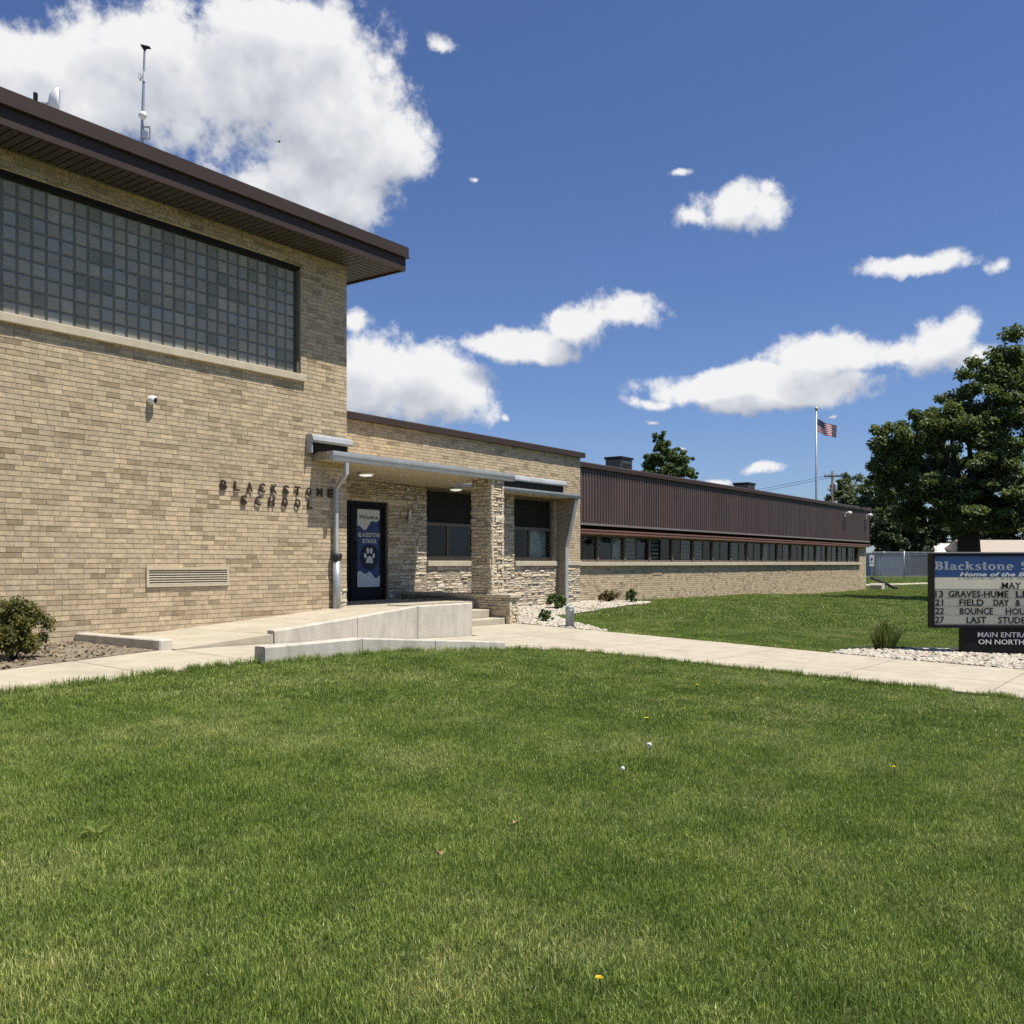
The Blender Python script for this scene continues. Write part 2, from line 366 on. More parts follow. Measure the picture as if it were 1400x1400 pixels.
def axis_coords(a, b, step, far):
    c = list(np.arange(a, b+1e-6, step)); s = step
    while c[-1] < far: s *= 1.5; c.append(c[-1]+s)
    s = step
    while c[0] > -far: s *= 1.5; c.insert(0, c[0]-s)
    return np.array(c)
gx, gy = axis_coords(-8, 60, .28, 900), axis_coords(-8, 20, .28, 900)
GX, GY = np.meshgrid(gx, gy, indexing='ij'); GZ = np.stack([ground_np(GX[i], GY[i]) for i in range(len(gx))])
ny = len(gy)
ii, jj = np.meshgrid(np.arange(len(gx)-1), np.arange(ny-1), indexing='ij'); i0 = (ii*ny + jj).ravel()
# lawn ground colour: thatch between the blades
mt, N, L, P = nodes_of('lawn_ground'); M['lawn'] = mt
P.inputs['Roughness'].default_value = .95; P.inputs['Specular IOR Level'].default_value = .1
geo = N.new('ShaderNodeNewGeometry')
n1 = N.new('ShaderNodeTexNoise'); n1.inputs['Scale'].default_value = .55; n1.inputs['Detail'].default_value = 6; L.new(geo.outputs['Position'], n1.inputs['Vector'])
n2 = N.new('ShaderNodeTexNoise'); n2.inputs['Scale'].default_value = 40; n2.inputs['Detail'].default_value = 4; L.new(geo.outputs['Position'], n2.inputs['Vector'])
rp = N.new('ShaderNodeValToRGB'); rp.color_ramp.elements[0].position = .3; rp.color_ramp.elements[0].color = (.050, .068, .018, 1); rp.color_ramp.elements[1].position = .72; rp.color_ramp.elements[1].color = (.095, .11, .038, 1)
L.new(n1.outputs['Fac'], rp.inputs[0])
mx = N.new('ShaderNodeMix'); mx.data_type = 'RGBA'; mx.blend_type = 'MULTIPLY'; mx.inputs['Factor'].default_value = .8; L.new(rp.outputs[0], mx.inputs['A'])
rp2 = N.new('ShaderNodeValToRGB'); rp2.color_ramp.elements[0].position = .35; rp2.color_ramp.elements[0].color = (.45, .45, .45, 1); rp2.color_ramp.elements[1].position = .7; rp2.color_ramp.elements[1].color = (1.35, 1.35, 1.3, 1)
L.new(n2.outputs['Fac'], rp2.inputs[0]); L.new(rp2.outputs[0], mx.inputs['B']); L.new(mx.outputs['Result'], P.inputs['Base Color'])
lawn = link(bpy.data.objects.new('lawn_ground', np_mesh('lawn_ground', np.stack([GX.ravel(), GY.ravel(), GZ.ravel()], 1), np.stack([i0, i0+ny, i0+ny+1, i0+1], 1), mt, smooth=True)))
tag(lawn, 'wide mown green lawn around the school', 'lawn', kind='structure')

# ------------------------------------------------------------------ paving: every slab its own piece
def slab(name, parent, q, zf=None, top=.03, thick=.12, nx=4, nyy=4, mt=None, gap=.010):
    """q = four plan corners (ccw); the slab follows the ground or zf"""
    zf = zf or gz
    c = np.array(q, float); ctr = c.mean(0)
    c = c + (ctr - c)/np.linalg.norm(ctr - c, axis=1)[:, None]*gap
    V = []; F = []
    for s in (top, top - thick):
        for i in range(nx+1):
            for j in range(nyy+1):
                a, b = i/nx, j/nyy
                p = c[0]*(1-a)*(1-b) + c[1]*a*(1-b) + c[2]*a*b + c[3]*(1-a)*b
                V.append((p[0], p[1], zf(p[0], p[1]) + s))
    k = (nx+1)*(nyy+1); I = lambda i, j: i*(nyy+1)+j
    for i in range(nx):
        for j in range(nyy): F.append((I(i, j), I(i+1, j), I(i+1, j+1), I(i, j+1)))
    rim = [I(i, 0) for i in range(nx)] + [I(nx, j) for j in range(nyy)] + [I(i, nyy) for i in range(nx, 0, -1)] + [I(0, j) for j in range(nyy, 0, -1)]
    for a, b in zip(rim, rim[1:]+rim[:1]): F.append((a, a+k, b+k, b))
    m_ = MB(); m_.add(V, F); return m_.build(name, mt or M['concrete'], parent, recalc=False)

walk = tag(empty('front_walkway', (13.9, 5, 0)), 'wide pale concrete walkway leading from the street to the porch steps', 'walkway', kind='structure')
walk.location = (0, 0, 0)
YS = [11.42, 9.6, 7.75, 5.85, 3.95, 2.1, .25, -1.6, -3.45, -5.3, -7.2, -9.05, -10.9, -12.8, -14.7]
for a, b in zip(YS, YS[1:]):
    for x0, x1 in ((12.28, 13.78), (13.78, 15.72)):
        if b > 9 and x0 < 13: x0 = 12.95
        slab('slab', walk, [(x0, b), (x1, b), (x1, a), (x0, a)])
slab('slab', walk, [(12.28, 8.62), (12.28, 7.75), (12.28, 7.75), (11.4, 8.62)][::-1])
slab('slab', walk, [(12.28, 8.62), (12.28, 9.6), (12.28, 9.61), (12.27, 8.62)])
slab('slab', walk, [(12.28, 9.6), (12.95, 9.6), (12.95, 10.2), (12.28, 10.2)])
side = tag(empty('side_path'), 'narrow pale concrete path running along the gymnasium wall', 'path', kind='structure')
near = lambda x: 8.43 + (x-4.03)*.085
far = lambda x: 9.77 + (x-4.66)*(.25 if x > 4.66 else .18)
XS = [-6, -4.2, -2.4, -.7, 1.0, 2.6, 4.1, 5.55, 6.95]
for a, b in zip(XS, XS[1:]): slab('slab', side, [(a, near(a)), (b, near(b)), (b, far(b)), (a, far(a))])
def path_z(x, y):
    t = min(1, max(0, (x-6.95)/5.0)); return .39*(1-t) + gz(12.3, 9.2)*t if t < 1 else gz(x, y)
XS = [6.95, 8.4, 9.85, 11.35, 12.28]
for a, b in zip(XS, XS[1:]): slab('slab', side, [(a, 8.69), (b, 8.66), (b, 10.19), (a, 10.19)])
# ramp and porch floor
PF = .72
def ramp_z(x, y): return .445 + (PF-.445)*min(1, max(0, (x-6.97)/4.4))
rampo = tag(empty('entrance_ramp'), 'sloping concrete ramp rising beside the gymnasium wall', 'ramp', kind='structure')
XS = [6.97, 8.49, 9.95, 11.4, 12.78]
for a, b in zip(XS, XS[1:]): slab('slab', rampo, [(a, 10.36 if a > 8 else 10.195), (b, 10.36 if b > 9 else 10.195), (b, 12.2), (a, 12.2)], ramp_z, 0, .5)
porch = tag(empty('porch_floor'), 'raised concrete porch floor in front of the glass entrance doors', 'porch', kind='structure')
for x0, x1, y0, y1 in ((11.78, 12.79, 12.21, 14.3), (12.80, 14.1, 12.2, 14.3), (14.1, 15.39, 12.2, 14.3)):
    slab('slab', porch, [(x0, y0), (x1, y0), (x1, y1), (x0, y1)], lambda x, y: PF, 0, .6)
steps = tag(empty('porch_steps', (14.1, 11.8, 0)), 'three concrete steps between the ramp wall and the low stone wall', 'steps'); steps.location = (0, 0, 0)
for i, (y0, y1, z1) in enumerate(((11.42, 12.19, .40), (11.80, 12.19, .56))):
    b = MB(); b.box(12.95, 15.39, y0, y1 if i else y1, 0 if not i else z1-.16, z1 if not i else z1, bev=.012); b.build('step', M['concrete'], steps)
# bed of bare soil by the gym wall
def sheet(name, outline_fn, x0, x1, n, m, off, mt):
    V = []; F = []
    for i in range(n+1):
        x = x0 + (x1-x0)*i/n; ya, yb = outline_fn(x)
        for j in range(m+1):
            y = ya + (yb-ya)*j/m
            V.append((x, y, gz(x, y) + off + .02*math.sin(x*5.1+y*3)*math.sin(y*7) * (0 < j < m)))
    for i in range(n):
        for j in range(m): a = i*(m+1)+j; F.append((a, a+m+1, a+m+2, a+1))
    o = link(bpy.data.objects.new(name, np_mesh(name, V, F, mt, smooth=True))); return o
bed = tag(sheet('planting_bed', lambda x: (far(x), 12.2), -4, 6.95, 44, 12, .035, M['soil']), 'bare dry soil bed along the foot of the gymnasium wall', 'soil bed', kind='structure')

# ------------------------------------------------------------------ masonry generators
TONES = [((1.0, 1.0, 1.0), 30), ((1.10, 1.09, 1.06), 24), ((.90, .89, .87), 20), ((.78, .76, .72), 10), ((.62, .59, .54), 7), ((1.03, 1.0, .95), 6), ((.50, .46, .40), 2), ((1.18, 1.17, 1.12), 8)]
TONES = [(tuple(1+(c-1)*.8 for c in t), w) for t, w in TONES]
_tw = np.array([t[1] for t in TONES], float); _tw /= _tw.sum()
def brick_layout(u0, u1, z0, z1, course, length, skip=None, seed=1):
    """running bond with odd headers -> list of (u0,u1,z0,z1,tone)"""
    r = random.Random(seed); out = []; k = 0; z = z0
    while z < z1 - 1e-4:
        zt = min(z + course, z1)
        u = u0 - (length/2 if k % 2 else 0) - r.uniform(0, .03)
        while u < u1:
            w = length/2 if r.random() < .06 else length
            a, b = max(u, u0), min(u + w, u1)
            if b - a > .03 and not (skip and skip(a, b, z, zt)):
                t = TONES[r.choices(range(len(TONES)), _tw)[0]][0]; j = r.uniform(.94, 1.06)
                out.append((a, b, z, zt, tuple(c*j for c in t)))
            u += w
        z += course; k += 1
    return out
def brick_boxes(lay, yface, joint=.010, proud=.007, jit=.0025, seed=3):
    """joined bricks facing -Y"""
    r = np.random.default_rng(seed); n = len(lay)
    A = np.array([l[:4] for l in lay]); C = np.array([l[4] for l in lay]); h = joint/2
    yf = yface - proud - r.uniform(-jit, jit, n); tilt = r.uniform(-.0012, .0012, (n, 4)); yb = np.full(n, yface+.01)
    x0, x1, z0, z1 = A[:, 0]+h*.5, A[:, 1]-h*.5, A[:, 2]+h, A[:, 3]-h
    V = np.stack([np.stack([x0, yf+tilt[:, 0], z0], 1), np.stack([x1, yf+tilt[:, 1], z0], 1), np.stack([x1, yf+tilt[:, 2], z1], 1), np.stack([x0, yf+tilt[:, 3], z1], 1),
                  np.stack([x0, yb, z0], 1), np.stack([x1, yb, z0], 1), np.stack([x1, yb, z1], 1), np.stack([x0, yb, z1], 1)], 1).reshape(-1, 3)
    Fq = np.array([(0,1,2,3),(0,4,5,1),(1,5,6,2),(2,6,7,3),(3,7,4,0)])
    F = (np.arange(n)[:, None, None]*8 + Fq[None]).reshape(-1, 4)
    return V, F, np.repeat(C, 8, 0)
_unit_bricks = {}
def unit_brick(key, tone, matl, rough=0, seed=0):
    """unit box 1x1x1 (x,z centred, face at y=0 going back to y=1) shared between alike pieces"""
    if key in _unit_bricks: return _unit_bricks[key]
    r = random.Random(seed); m_ = MB()
    if not rough:
        V = [(-.5,0,-.5),(.5,0,-.5),(.5,0,.5),(-.5,0,.5),(-.5,1,-.5),(.5,1,-.5),(.5,1,.5),(-.5,1,.5)]
        m_.add(V, [(0,1,2,3),(0,4,5,1),(1,5,6,2),(2,6,7,3),(3,7,4,0)], 0, tone)
    else:
        nx, nz = 4, 3; V = []; F = []
        for i in range(nx+1):
            for j in range(nz+1):
                e = (i in (0, nx)) or (j in (0, nz))
                V.append((-.5+i/nx + (r.uniform(-.03, .03) if 0 < i < nx else 0), (r.uniform(.04, .26) if e else r.uniform(-.26, .12)), -.5+j/nz + r.uniform(-.035, .035)))
        k = len(V)
        for i in range(nx):
            for j in range(nz): a = i*(nz+1)+j; F.append((a, a+nz+1, a+nz+2, a+1))
        rim = [i*(nz+1) for i in range(nx)] + [nx*(nz+1)+j for j in range(nz)] + [i*(nz+1)+nz for i in range(nx, 0, -1)] + [j for j in range(nz, 0, -1)]
        for q in rim: V.append((V[q][0], 1.6, V[q][2]))
        L_ = len(rim)
        for t in range(L_): F.append((rim[t], k+t, k+(t+1) % L_, rim[(t+1) % L_]))
        m_.add(V, F, 0, tone)
    _unit_bricks[key] = m_.mesh('piece', matl); return _unit_bricks[key]

def stone_layout(u0, u1, z0, z1, seed=1, skip=None, hmin=.055, hmax=.15, lmin=.18, lmax=.62):
    """random ledge-stone coursing: broken courses of uneven height"""
    r = random.Random(seed); out = []; z = z0
    while z < z1 - .02:
        H = r.uniform(.085, .16); H = min(H, z1 - z)
        if z1 - z - H < .05: H = z1 - z
        u = u0
        while u < u1 - .01:
            w = r.uniform(lmin, lmax)
            if u1 - u - w < .09: w = u1 - u
            if H > .09 and r.random() < .88:
                s = r.uniform(.38, .62)*H; parts = [(z, z+s), (z+s, z+H)]
            else: parts = [(z, z+H)]
            for a, b in parts:
                if len(parts) == 2 and w > .32 and r.random() < .45:
                    c = u + w*r.uniform(.35, .65); segs = [(u, c), (c, u+w)]
                else: segs = [(u, u+w)]
                for p, q in segs:
                    if not (skip and skip(p, q, a, b)): out.append((p, q, a, b))
            u += w
        z += H
    return out
STONE_TONES = [(1, 1, 1), (1.10, 1.10, 1.08), (.90, .87, .82), (.98, .92, .84), (1.05, 1.06, 1.08), (.82, .78, .72)]
def place_stones(lay, parent, face, d, seed=5, limit=300, keyfn=None, joint=.009, depth=.05):
    """face 'y': u is X and the wall face is at Y=d looking to -Y; 'x': u is Y and the face is at X=d looking to -X; 'X' looks to +X"""
    r = random.Random(seed)
    lay = sorted(lay, key=keyfn) if keyfn else lay
    rest = []
    for n, (u0, u1, z0, z1) in enumerate(lay):
        k = r.randrange(30); me = unit_brick(('st', k), STONE_TONES[k % 6], M['stone'], 1, k)
        pr = r.uniform(-.010, .022)
        o = bpy.data.objects.new('stone', me)
        w, h = u1-u0-joint, z1-z0-joint
        if w < .02 or h < .015: continue
        o.scale = (w, depth, h); c = ((u0+u1)/2, (z0+z1)/2)
        if face == 'y': o.location = (c[0], d-pr, c[1])
        elif face == 'x': o.location = (d-pr, c[0], c[1]); o.rotation_euler = (0, 0, -math.pi/2)
        else: o.location = (d+pr, c[0], c[1]); o.rotation_euler = (0, 0, math.pi/2)
        if n < limit: link(o, parent)
        else: rest.append(o)
    if rest:
        V = []; F4 = []; C = []; b = 0
        for o in rest:
            mw = Matrix.LocRotScale(o.location, o.rotation_euler.to_quaternion(), o.scale)
            me = o.data; V += [(mw @ v.co)[:] for v in me.vertices]
            tone = me.attributes['tone'].data[0].color[:3]; C += [tone]*len(me.vertices)
            F4 += [tuple(i+b for i in p.vertices) for p in me.polygons]; b += len(me.vertices)
            bpy.data.objects.remove(o)
        me = np_mesh('stonework', V, np.array(F4), M['stone'], np.array(C))
        o = tag(link(bpy.data.objects.new('stonework', me), parent), kind='stuff')

def in_frame(x, y, z, mar=20):
    cth, sth = math.cos(VIEW), math.sin(VIEW)
    fw = x*cth + y*sth; rt = x*sth - y*cth
    if fw < .5: return False
    px, py = 700 + 1300*rt/fw, 770 - 1300*(z-EYE)/fw
    return -mar < px < 1400+mar and -mar < py < 1400+mar

# ------------------------------------------------------------------ gymnasium
GYM = 12.2; GXR = 11.77; GXL = -3.0
WX0, WX1, WZ0, WZ1 = 4.364, 10.72, 4.64, 6.45            # glass-block opening
gym = tag(empty('gymnasium', (6, 14, .3)), 'tall tan brick gymnasium with a glass block window under a brown overhanging roof', 'building'); gym.location = (0, 0, 0)
w = MB()
w.box(GXL, WX0, GYM, 22, 0, 6.72); w.box(WX0, WX1, GYM, 22, 0, WZ0-.11); w.box(WX0, WX1, GYM, 22, WZ1, 6.72)
w.box(WX1, GXR, GYM, 22, 0, 6.72); w.box(WX0, WX1, GYM+.16, 22, WZ0-.11, WZ1)
gwall = w.build('wall', M['mortar'], gym)
V0, V1, VZ0, VZ1 = 7.86, 9.25, 1.165, 1.43               # louvre opening
def gskip(a, b, z0, z1):
    if b > WX0-.02 and a < WX1 and z1 > WZ0-.11 and z0 < WZ1: return True
    if b > V0 and a < V1 and z1 > VZ0 and z0 < VZ1: return True
    return False
CRS, BL = .0693, .207
lay = []
for (u0, u1, z0, z1) in ((2.6, GXR, .25, VZ0), (2.6, V0, VZ0, VZ1), (V1, GXR, VZ0, VZ1), (2.6, GXR, VZ1, WZ0-.11), (2.6, WX0, WZ0-.11, WZ1), (WX1, GXR, WZ0-.11, WZ1), (2.6, GXR, WZ1, 6.70)):
    pass
z = .25; rr = random.Random(4)
def cut_layout(full, holes):
    out = []
    for a, b, z0, z1, t in full:
        segs = [(a, b, z0, z1)]
        for hx0, hx1, hz0, hz1 in holes:
            new = []
            for (p, q, c, d) in segs:
                if q <= hx0 or p >= hx1 or d <= hz0 or c >= hz1: new.append((p, q, c, d)); continue
                if p < hx0: new.append((p, hx0, c, d))
                if q > hx1: new.append((hx1, q, c, d))
                m0, m1 = max(p, hx0), min(q, hx1)
                if c < hz0: new.append((m0, m1, c, hz0))
                if d > hz1: new.append((m0, m1, hz1, d))
            segs = new
        out += [(*s, t) for s in segs if s[1]-s[0] > .025 and s[3]-s[2] > .018]
    return out
lay = cut_layout(brick_layout(2.6, GXR, .25, 6.70, CRS, BL, seed=4), [(WX0-.01, WX1, WZ0-.11, WZ1), (V0, V1, VZ0, VZ1), (11.53, GXR, 0, 1.06)])
def camd(l): return math.hypot((l[0]+l[1])/2, GYM) + abs((l[2]+l[3])/2-EYE)*.3
vis = sorted([l for l in lay if in_frame((l[0]+l[1])/2, GYM, (l[2]+l[3])/2, 0) and l[2] > gz((l[0]+l[1])/2, GYM)-.05], key=camd)
big = set(vis[:300]); rest = [l for l in lay if l not in big]
for l in vis[:300]:
    bri = sum(l[4]); q = min(TONES, key=lambda t: abs(t[0][0]/t[0][2] - l[4][0]/l[4][2])*3 + abs(sum(t[0]) - bri))[0]; s_ = round(bri/sum(q)*25)/25; q = tuple(round(c*s_, 3) for c in q)
    o = bpy.data.objects.new('brick', unit_brick(('br', q), q, M['brick']))
    o.scale = (l[1]-l[0]-.005, .02, l[3]-l[2]-.010); o.location = ((l[0]+l[1])/2, GYM-.007-rr.uniform(-.0025, .0025), (l[2]+l[3])/2)
    link(o, gwall)
V, F, C = brick_boxes(rest, GYM)
tag(link(bpy.data.objects.new('brickwork', np_mesh('brickwork', V, F, M['brick'], C)), gwall), kind='stuff')
# few rough stones at the foot of the corner
cs = stone_layout(11.53, GXR, .35, 1.06, 8, lmin=.1, lmax=.24); place_stones(cs, gwall, 'y', GYM-.01, 3, depth=.04)
# glass blocks
gw = empty('glass_block_window'); gw.parent = gym
b = MB(); b.box(WX0-.005, WX1, GYM+.096, GYM+.158, WZ0+.001, WZ1-.08); b.build('mortar_grid', M['gjoint'], gw)
b = MB(); b.box(WX0-.01, WX1+.01, GYM+.02, GYM+.15, WZ1-.075, WZ1+.004); b.build('head_band', M['soffit_gap'], gw)  # near-black band across the head of the window opening
b = MB(); b.box(WX0-.3, WX1+.075, GYM-.075, GYM+.15, WZ0-.115, WZ0, bev=.008); b.build('sill', M['limestone'], gw)
b = MB(); b.box(WX1-.055, WX1+.002, GYM+.03, GYM+.15, WZ0+.002, WZ1-.077); b.build('jamb', mat('jamb', (.10, .095, .08), .7), gw)
MODX = (WX1-.06-WX0)/33; MODZ = (WZ1-.08-WZ0)/9
blocks = []
for v in range(10):
    bm = bmesh.new(); bmesh.ops.create_cube(bm, size=1); bmesh.ops.scale(bm, vec=(MODX-.026, .06, MODZ-.026), verts=bm.verts)
    bmesh.ops.bevel(bm, geom=bm.edges[:], offset=.010, segments=2, affect='EDGES')
    me = bpy.data.meshes.new('glass_block'); bm.to_mesh(me); bm.free(); me.materials.append(M['gblock'])
    t = (1, 1, 1) if v < 4 else [(.80, .82, .82), (1.16, 1.16, 1.14), (.92, .98, 1.0), (1.08, 1.06, .98), (.70, .74, .70), (.98, 1.06, 1.12)][v-4]
    at = me.attributes.new('tone', 'FLOAT_COLOR', 'POINT'); at.data.foreach_set('color', [*t, 1]*len(me.vertices)); blocks.append(me)
for i in range(33):
    for j in range(9):
        o = bpy.data.objects.new('glass_block', rr.choice(blocks)); o.location = (WX0+(i+.5)*MODX, GYM+.115, WZ0+(j+.5)*MODZ)
        o.rotation_euler = (rr.uniform(-.006, .006), 0, rr.uniform(-.006, .006)); link(o, gw)
# roof: two-tier fascia, soffit planks
ROY, ROX = 11.45, 12.54
rf = empty('roof'); rf.parent = gym
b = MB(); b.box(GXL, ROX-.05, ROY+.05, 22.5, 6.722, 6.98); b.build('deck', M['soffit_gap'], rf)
b = MB(); b.box(GXL, ROX-.03, ROY+.03, ROY+.07, 6.68, 6.895); b.box(ROX-.07, ROX-.03, ROY+.07, 22.5, 6.68, 6.895); b.build('lower_fascia', M['brown'], rf)
b = MB(); b.prism([(ROY-.03, 6.905), (ROY-.03, 6.925), (ROY-.01, 6.935), (ROY-.01, 7.10), (ROY+.18, 7.12), (ROY+.18, 6.905)], GXL, ROX+.01, 'x'); b.box(ROX-.18, ROX+.012, ROY+.18, 22.5, 6.905, 7.118); b.build('upper_fascia', M['brown'], rf)
b = MB(); b.box(GXL, ROX-.19, ROY+.18, 22.4, 7.0, 7.06); b.build('membrane', M['roofing'], rf)
sf = empty('soffit'); sf.parent = gym
PW = .1235; x = ROX-.08 - .74
pm = None
b = MB(); b.box(-PW/2+.010, PW/2-.010, 0, GYM+.05-ROY-.07, -.012, 0); pm = b.mesh('soffit_plank', M['brown_dark'])
while x > 2.4:
    o = bpy.data.objects.new('soffit_plank', pm); o.location = (x-PW/2, ROY+.07, 6.720); link(o, sf); x -= PW
b = MB(); b.box(0, .735, -PW/2+.010, PW/2-.010, -.012, 0); pm2 = b.mesh('soffit_plank', M['brown_dark'])
y = ROY+.08+PW/2
while y < 18:
    o = bpy.data.objects.new('soffit_plank', pm2); o.location = (ROX-.08-.735, y, 6.720); link(o, sf); y += PW
# louvre
lv = empty('louvre_vent'); lv.parent = gym
b = MB()
fw = .028
b.box(V0-.01, V1+.01, GYM-.035, GYM+.02, VZ1-fw, VZ1+.008); b.box(V0-.01, V1+.01, GYM-.035, GYM+.02, VZ0-.008, VZ0+fw)
b.box(V0-.01, V0+fw, GYM-.034, GYM+.02, VZ0+fw, VZ1-fw); b.box(V1-fw, V1+.01, GYM-.034, GYM+.02, VZ0+fw, VZ1-fw)
b.build('vent_frame', mat('vent_cream', (.50, .43, .30), .6, .1), lv)
b = MB(); b.box(V0, V1, GYM+.004, GYM+.02, VZ0, VZ1); b.build('vent_back', M['soffit_gap'], lv)
b = MB(); b.add([(V0+fw, -.028, .012), (V1-fw, -.028, .012), (V1-fw, .0, .038), (V0+fw, .0, .038), (V0+fw, -.028, .006), (V1-fw, -.028, .006), (V1-fw, .004, .032), (V0+fw, .004, .032)], [(0,1,2,3), (4,7,6,5), (0,4,5,1), (1,5,6,2), (2,6,7,3), (3,7,4,0)])
slat = b.mesh('slat', mat('vent_slat', (.42, .37, .27), .5, .1))
nsl = 6
for k in range(nsl):
    o = bpy.data.objects.new('slat', slat); o.location = (0, GYM, VZ0+fw+k*(VZ1-VZ0-2*fw)/nsl-.004); link(o, lv)

# ------------------------------------------------------------------ text helper
def text_mesh(body, size, depth=.0, matl=None, bold=0, shear=0, spacing=1.0, res=2, align='LEFT'):
    cu = bpy.data.curves.new('txt', 'FONT'); cu.body = body; cu.size = size; cu.extrude = depth/2; cu.offset = bold; cu.shear = shear
    cu.space_character = spacing; cu.resolution_u = res; cu.align_x = align
    o = bpy.data.objects.new('txt', cu); COL.objects.link(o); bpy.context.view_layer.update()
    me = bpy.data.meshes.new_from_object(o.evaluated_get(bpy.context.evaluated_depsgraph_get()))
    bpy.data.objects.remove(o)
    me.materials.clear()
    if matl: me.materials.append(matl)
    return me
def text_obj(name, body, loc, height, parent, matl, depth=.004, bold=0, shear=0, width=None, rotz=0, spacing=1.0, res=2, split=False):
    """text standing in a vertical plane, facing -Y (before rotz); loc = lower-left corner; height = cap height; width squeezes"""
    size = height/.70
    me = text_mesh(body, size, depth, matl, bold*size, shear, spacing, res)
    xs = [v.co.x for v in me.vertices]; mn, mxx = min(xs), max(xs)
    k = (width/(mxx-mn)) if width else 1
    for v in me.vertices: v.co = Vector(((v.co.x-mn)*k, -v.co.z, v.co.y))
    if split:                      # loose letters: every letter its own piece
        bm = bmesh.new(); bm.from_mesh(me); bm.verts.ensure_lookup_table(); bmesh.ops.remove_doubles(bm, verts=bm.verts, dist=1e-6); seen = set()
        for v0 in bm.verts:
            if v0 in seen: continue
            isl = []; stack = [v0]; seen.add(v0)
            while stack:
                v = stack.pop(); isl.append(v)
                for e_ in v.link_edges:
                    w = e_.other_vert(v)
                    if w not in seen: seen.add(w); stack.append(w)
            idx = {v: i for i, v in enumerate(isl)}; fs = {f for v in isl for f in v.link_faces}
            m2 = bpy.data.meshes.new(name); m2.from_pydata([v.co[:] for v in isl], [], [[idx[v] for v in f.verts] for f in fs]); m2.materials.append(matl)
            o = bpy.data.objects.new(name.replace('text', 'letter'), m2); o.location = loc; o.rotation_euler = (0, 0, rotz); link(o, parent)
        bm.free(); return None
    o = bpy.data.objects.new(name, me); o.location = loc; o.rotation_euler = (0, 0, rotz); return link(o, parent)

# wall letters
wl = tag(empty('wall_lettering', (10.2, GYM, 2.4)), 'dark raised metal letters spelling the school name on the brick wall', 'lettering'); wl.location = (0, 0, 0)
LH = .145
def wallword(word, x0, x1, z):
    n = len(word)
    for i, ch in enumerate(word):
        xc = x0 + (x1-x0)*i/(n-1)
        me_w = .115 if ch not in 'L' else .10
        text_obj('letter_' + ch.lower(), ch, (xc-me_w/2, GYM-.034, z), LH, wl, M['letter'], .018, .022, width=me_w)
wallword('BLACKSTONE', 9.16, 11.36, 2.628)
wallword('SCHOOL', 9.54, 10.90, 2.418)

# ------------------------------------------------------------------ small things on the gym
def turret_camera(name, loc, r, label, face=Vector((.35, -.9, -.25))):
    o = tag(empty(name, loc), label, 'camera')
    b = MB(); b.lathe([(r*.8, 0), (r*.95, -r*.2), (r*.95, -r*.6), (r*.7, -r*.8)], (0, 0, 0), 16, axis='y'); b.build('mount', M['white'], o, True)
    f = face.normalized(); q = f.to_track_quat('Z', 'Y').to_matrix()
    c = Vector((0, -r*1.0, 0))
    b = MB(); b.lathe([(r*.5, -r*.9), (r*.85, -r*.45), (r, 0), (r*.95, r*.5), (r*.8, r*.78), (r*.72, r*.80)], (0, 0, 0), 16)
    b.v = [tuple(q @ Vector(v) + c) for v in b.v]; b.build('housing', M['white'], o, True)
    b = MB(); b.lathe([(r*.66, r*.70), (r*.62, r*.86), (r*.3, r*.93)], (0, 0, 0), 16); b.v = [tuple(q @ Vector(v) + c) for v in b.v]; b.build('lens', M['lens'], o, True)
    return o
turret_camera('security_camera', (7.92, GYM-.005, 3.83), .062, 'white round security camera on the gymnasium brick wall above the louvre vent')

# dish and mast on the gym roof
ds = tag(empty('satellite_dish', (7.45, 14, 7.05)), 'white satellite dish seen edge-on above the gymnasium roof edge', 'satellite dish')
b = MB(); b.tube([(-.22, 0, 0), (-.22, 0, 1.48)], .02); b.tube([(-.22, 0, 1.32), (-.05, 0, 1.34)], .02); b.build('mast', M['galv'], ds)
b = MB(); b.box(-.25, -.19, -.03, .03, 1.25, 1.46); b.build('bracket', M['black'], ds)
Rd = .26; b = MB()
b.lathe([(.05, -.10), (.15, -.08), (.22, -.03), (Rd, .02), (Rd, .06), (Rd-.02, .06), (.15, .0), (.03, -.03)], (.05, 0, 1.33), 24, axis='x'); b.build('reflector', M['white'], ds, True); ds.rotation_euler = (0, 0, R(-31))
ms = tag(empty('antenna_mast', (9.27, 14.5, 7.05)), 'thin white antenna mast with small dishes standing on the gymnasium roof', 'antenna')
b = MB(); b.tube([(0, 0, 0), (0, 0, 1.75), (.02, 0, 2.4), (.04, 0, 3.13)], [.03, .028, .022, .016]); b.build('pole', M['galv'], ms)
b = MB(); b.box(-.05, -.03, -.04, .04, 2.60, 2.72); b.box(.03, .05, -.05, .05, 2.57, 2.73); b.box(-.03, .03, -.02, .02, 2.63, 2.67); b.build('panel_antenna', M['white'], ms)
b = MB(); b.lathe([(.02, -.05), (.055, -.03), (.072, .0), (.068, .02)], (.03, -.06, 1.98), 16, axis='y'); b.build('small_dish', M['white'], ms, True)
b = MB(); b.box(0, .13, -.02, .02, 1.60, 1.615); b.box(0, .13, -.02, .02, 1.80, 1.815); b.box(.12, .135, -.02, .02, 1.60, 1.815); b.box(.01, .08, -.05, .03, 1.61, 1.73); b.build('bracket', M['galv'], ms)
b = MB(); b.prism([(-.03, 3.20), (.13, 3.16), (.15, 3.13), (.07, 3.13), (.04, 3.08), (.0, 3.14)], -.02, .02, 'y'); b.build('mast_head', M['black'], ms)
ms.rotation_euler = (0, 0, R(-54))
bd = tag(empty('flying_bird', (26.5, 31.5, 19.2)), 'tiny grey bird flying in front of the large white cloud', 'bird')
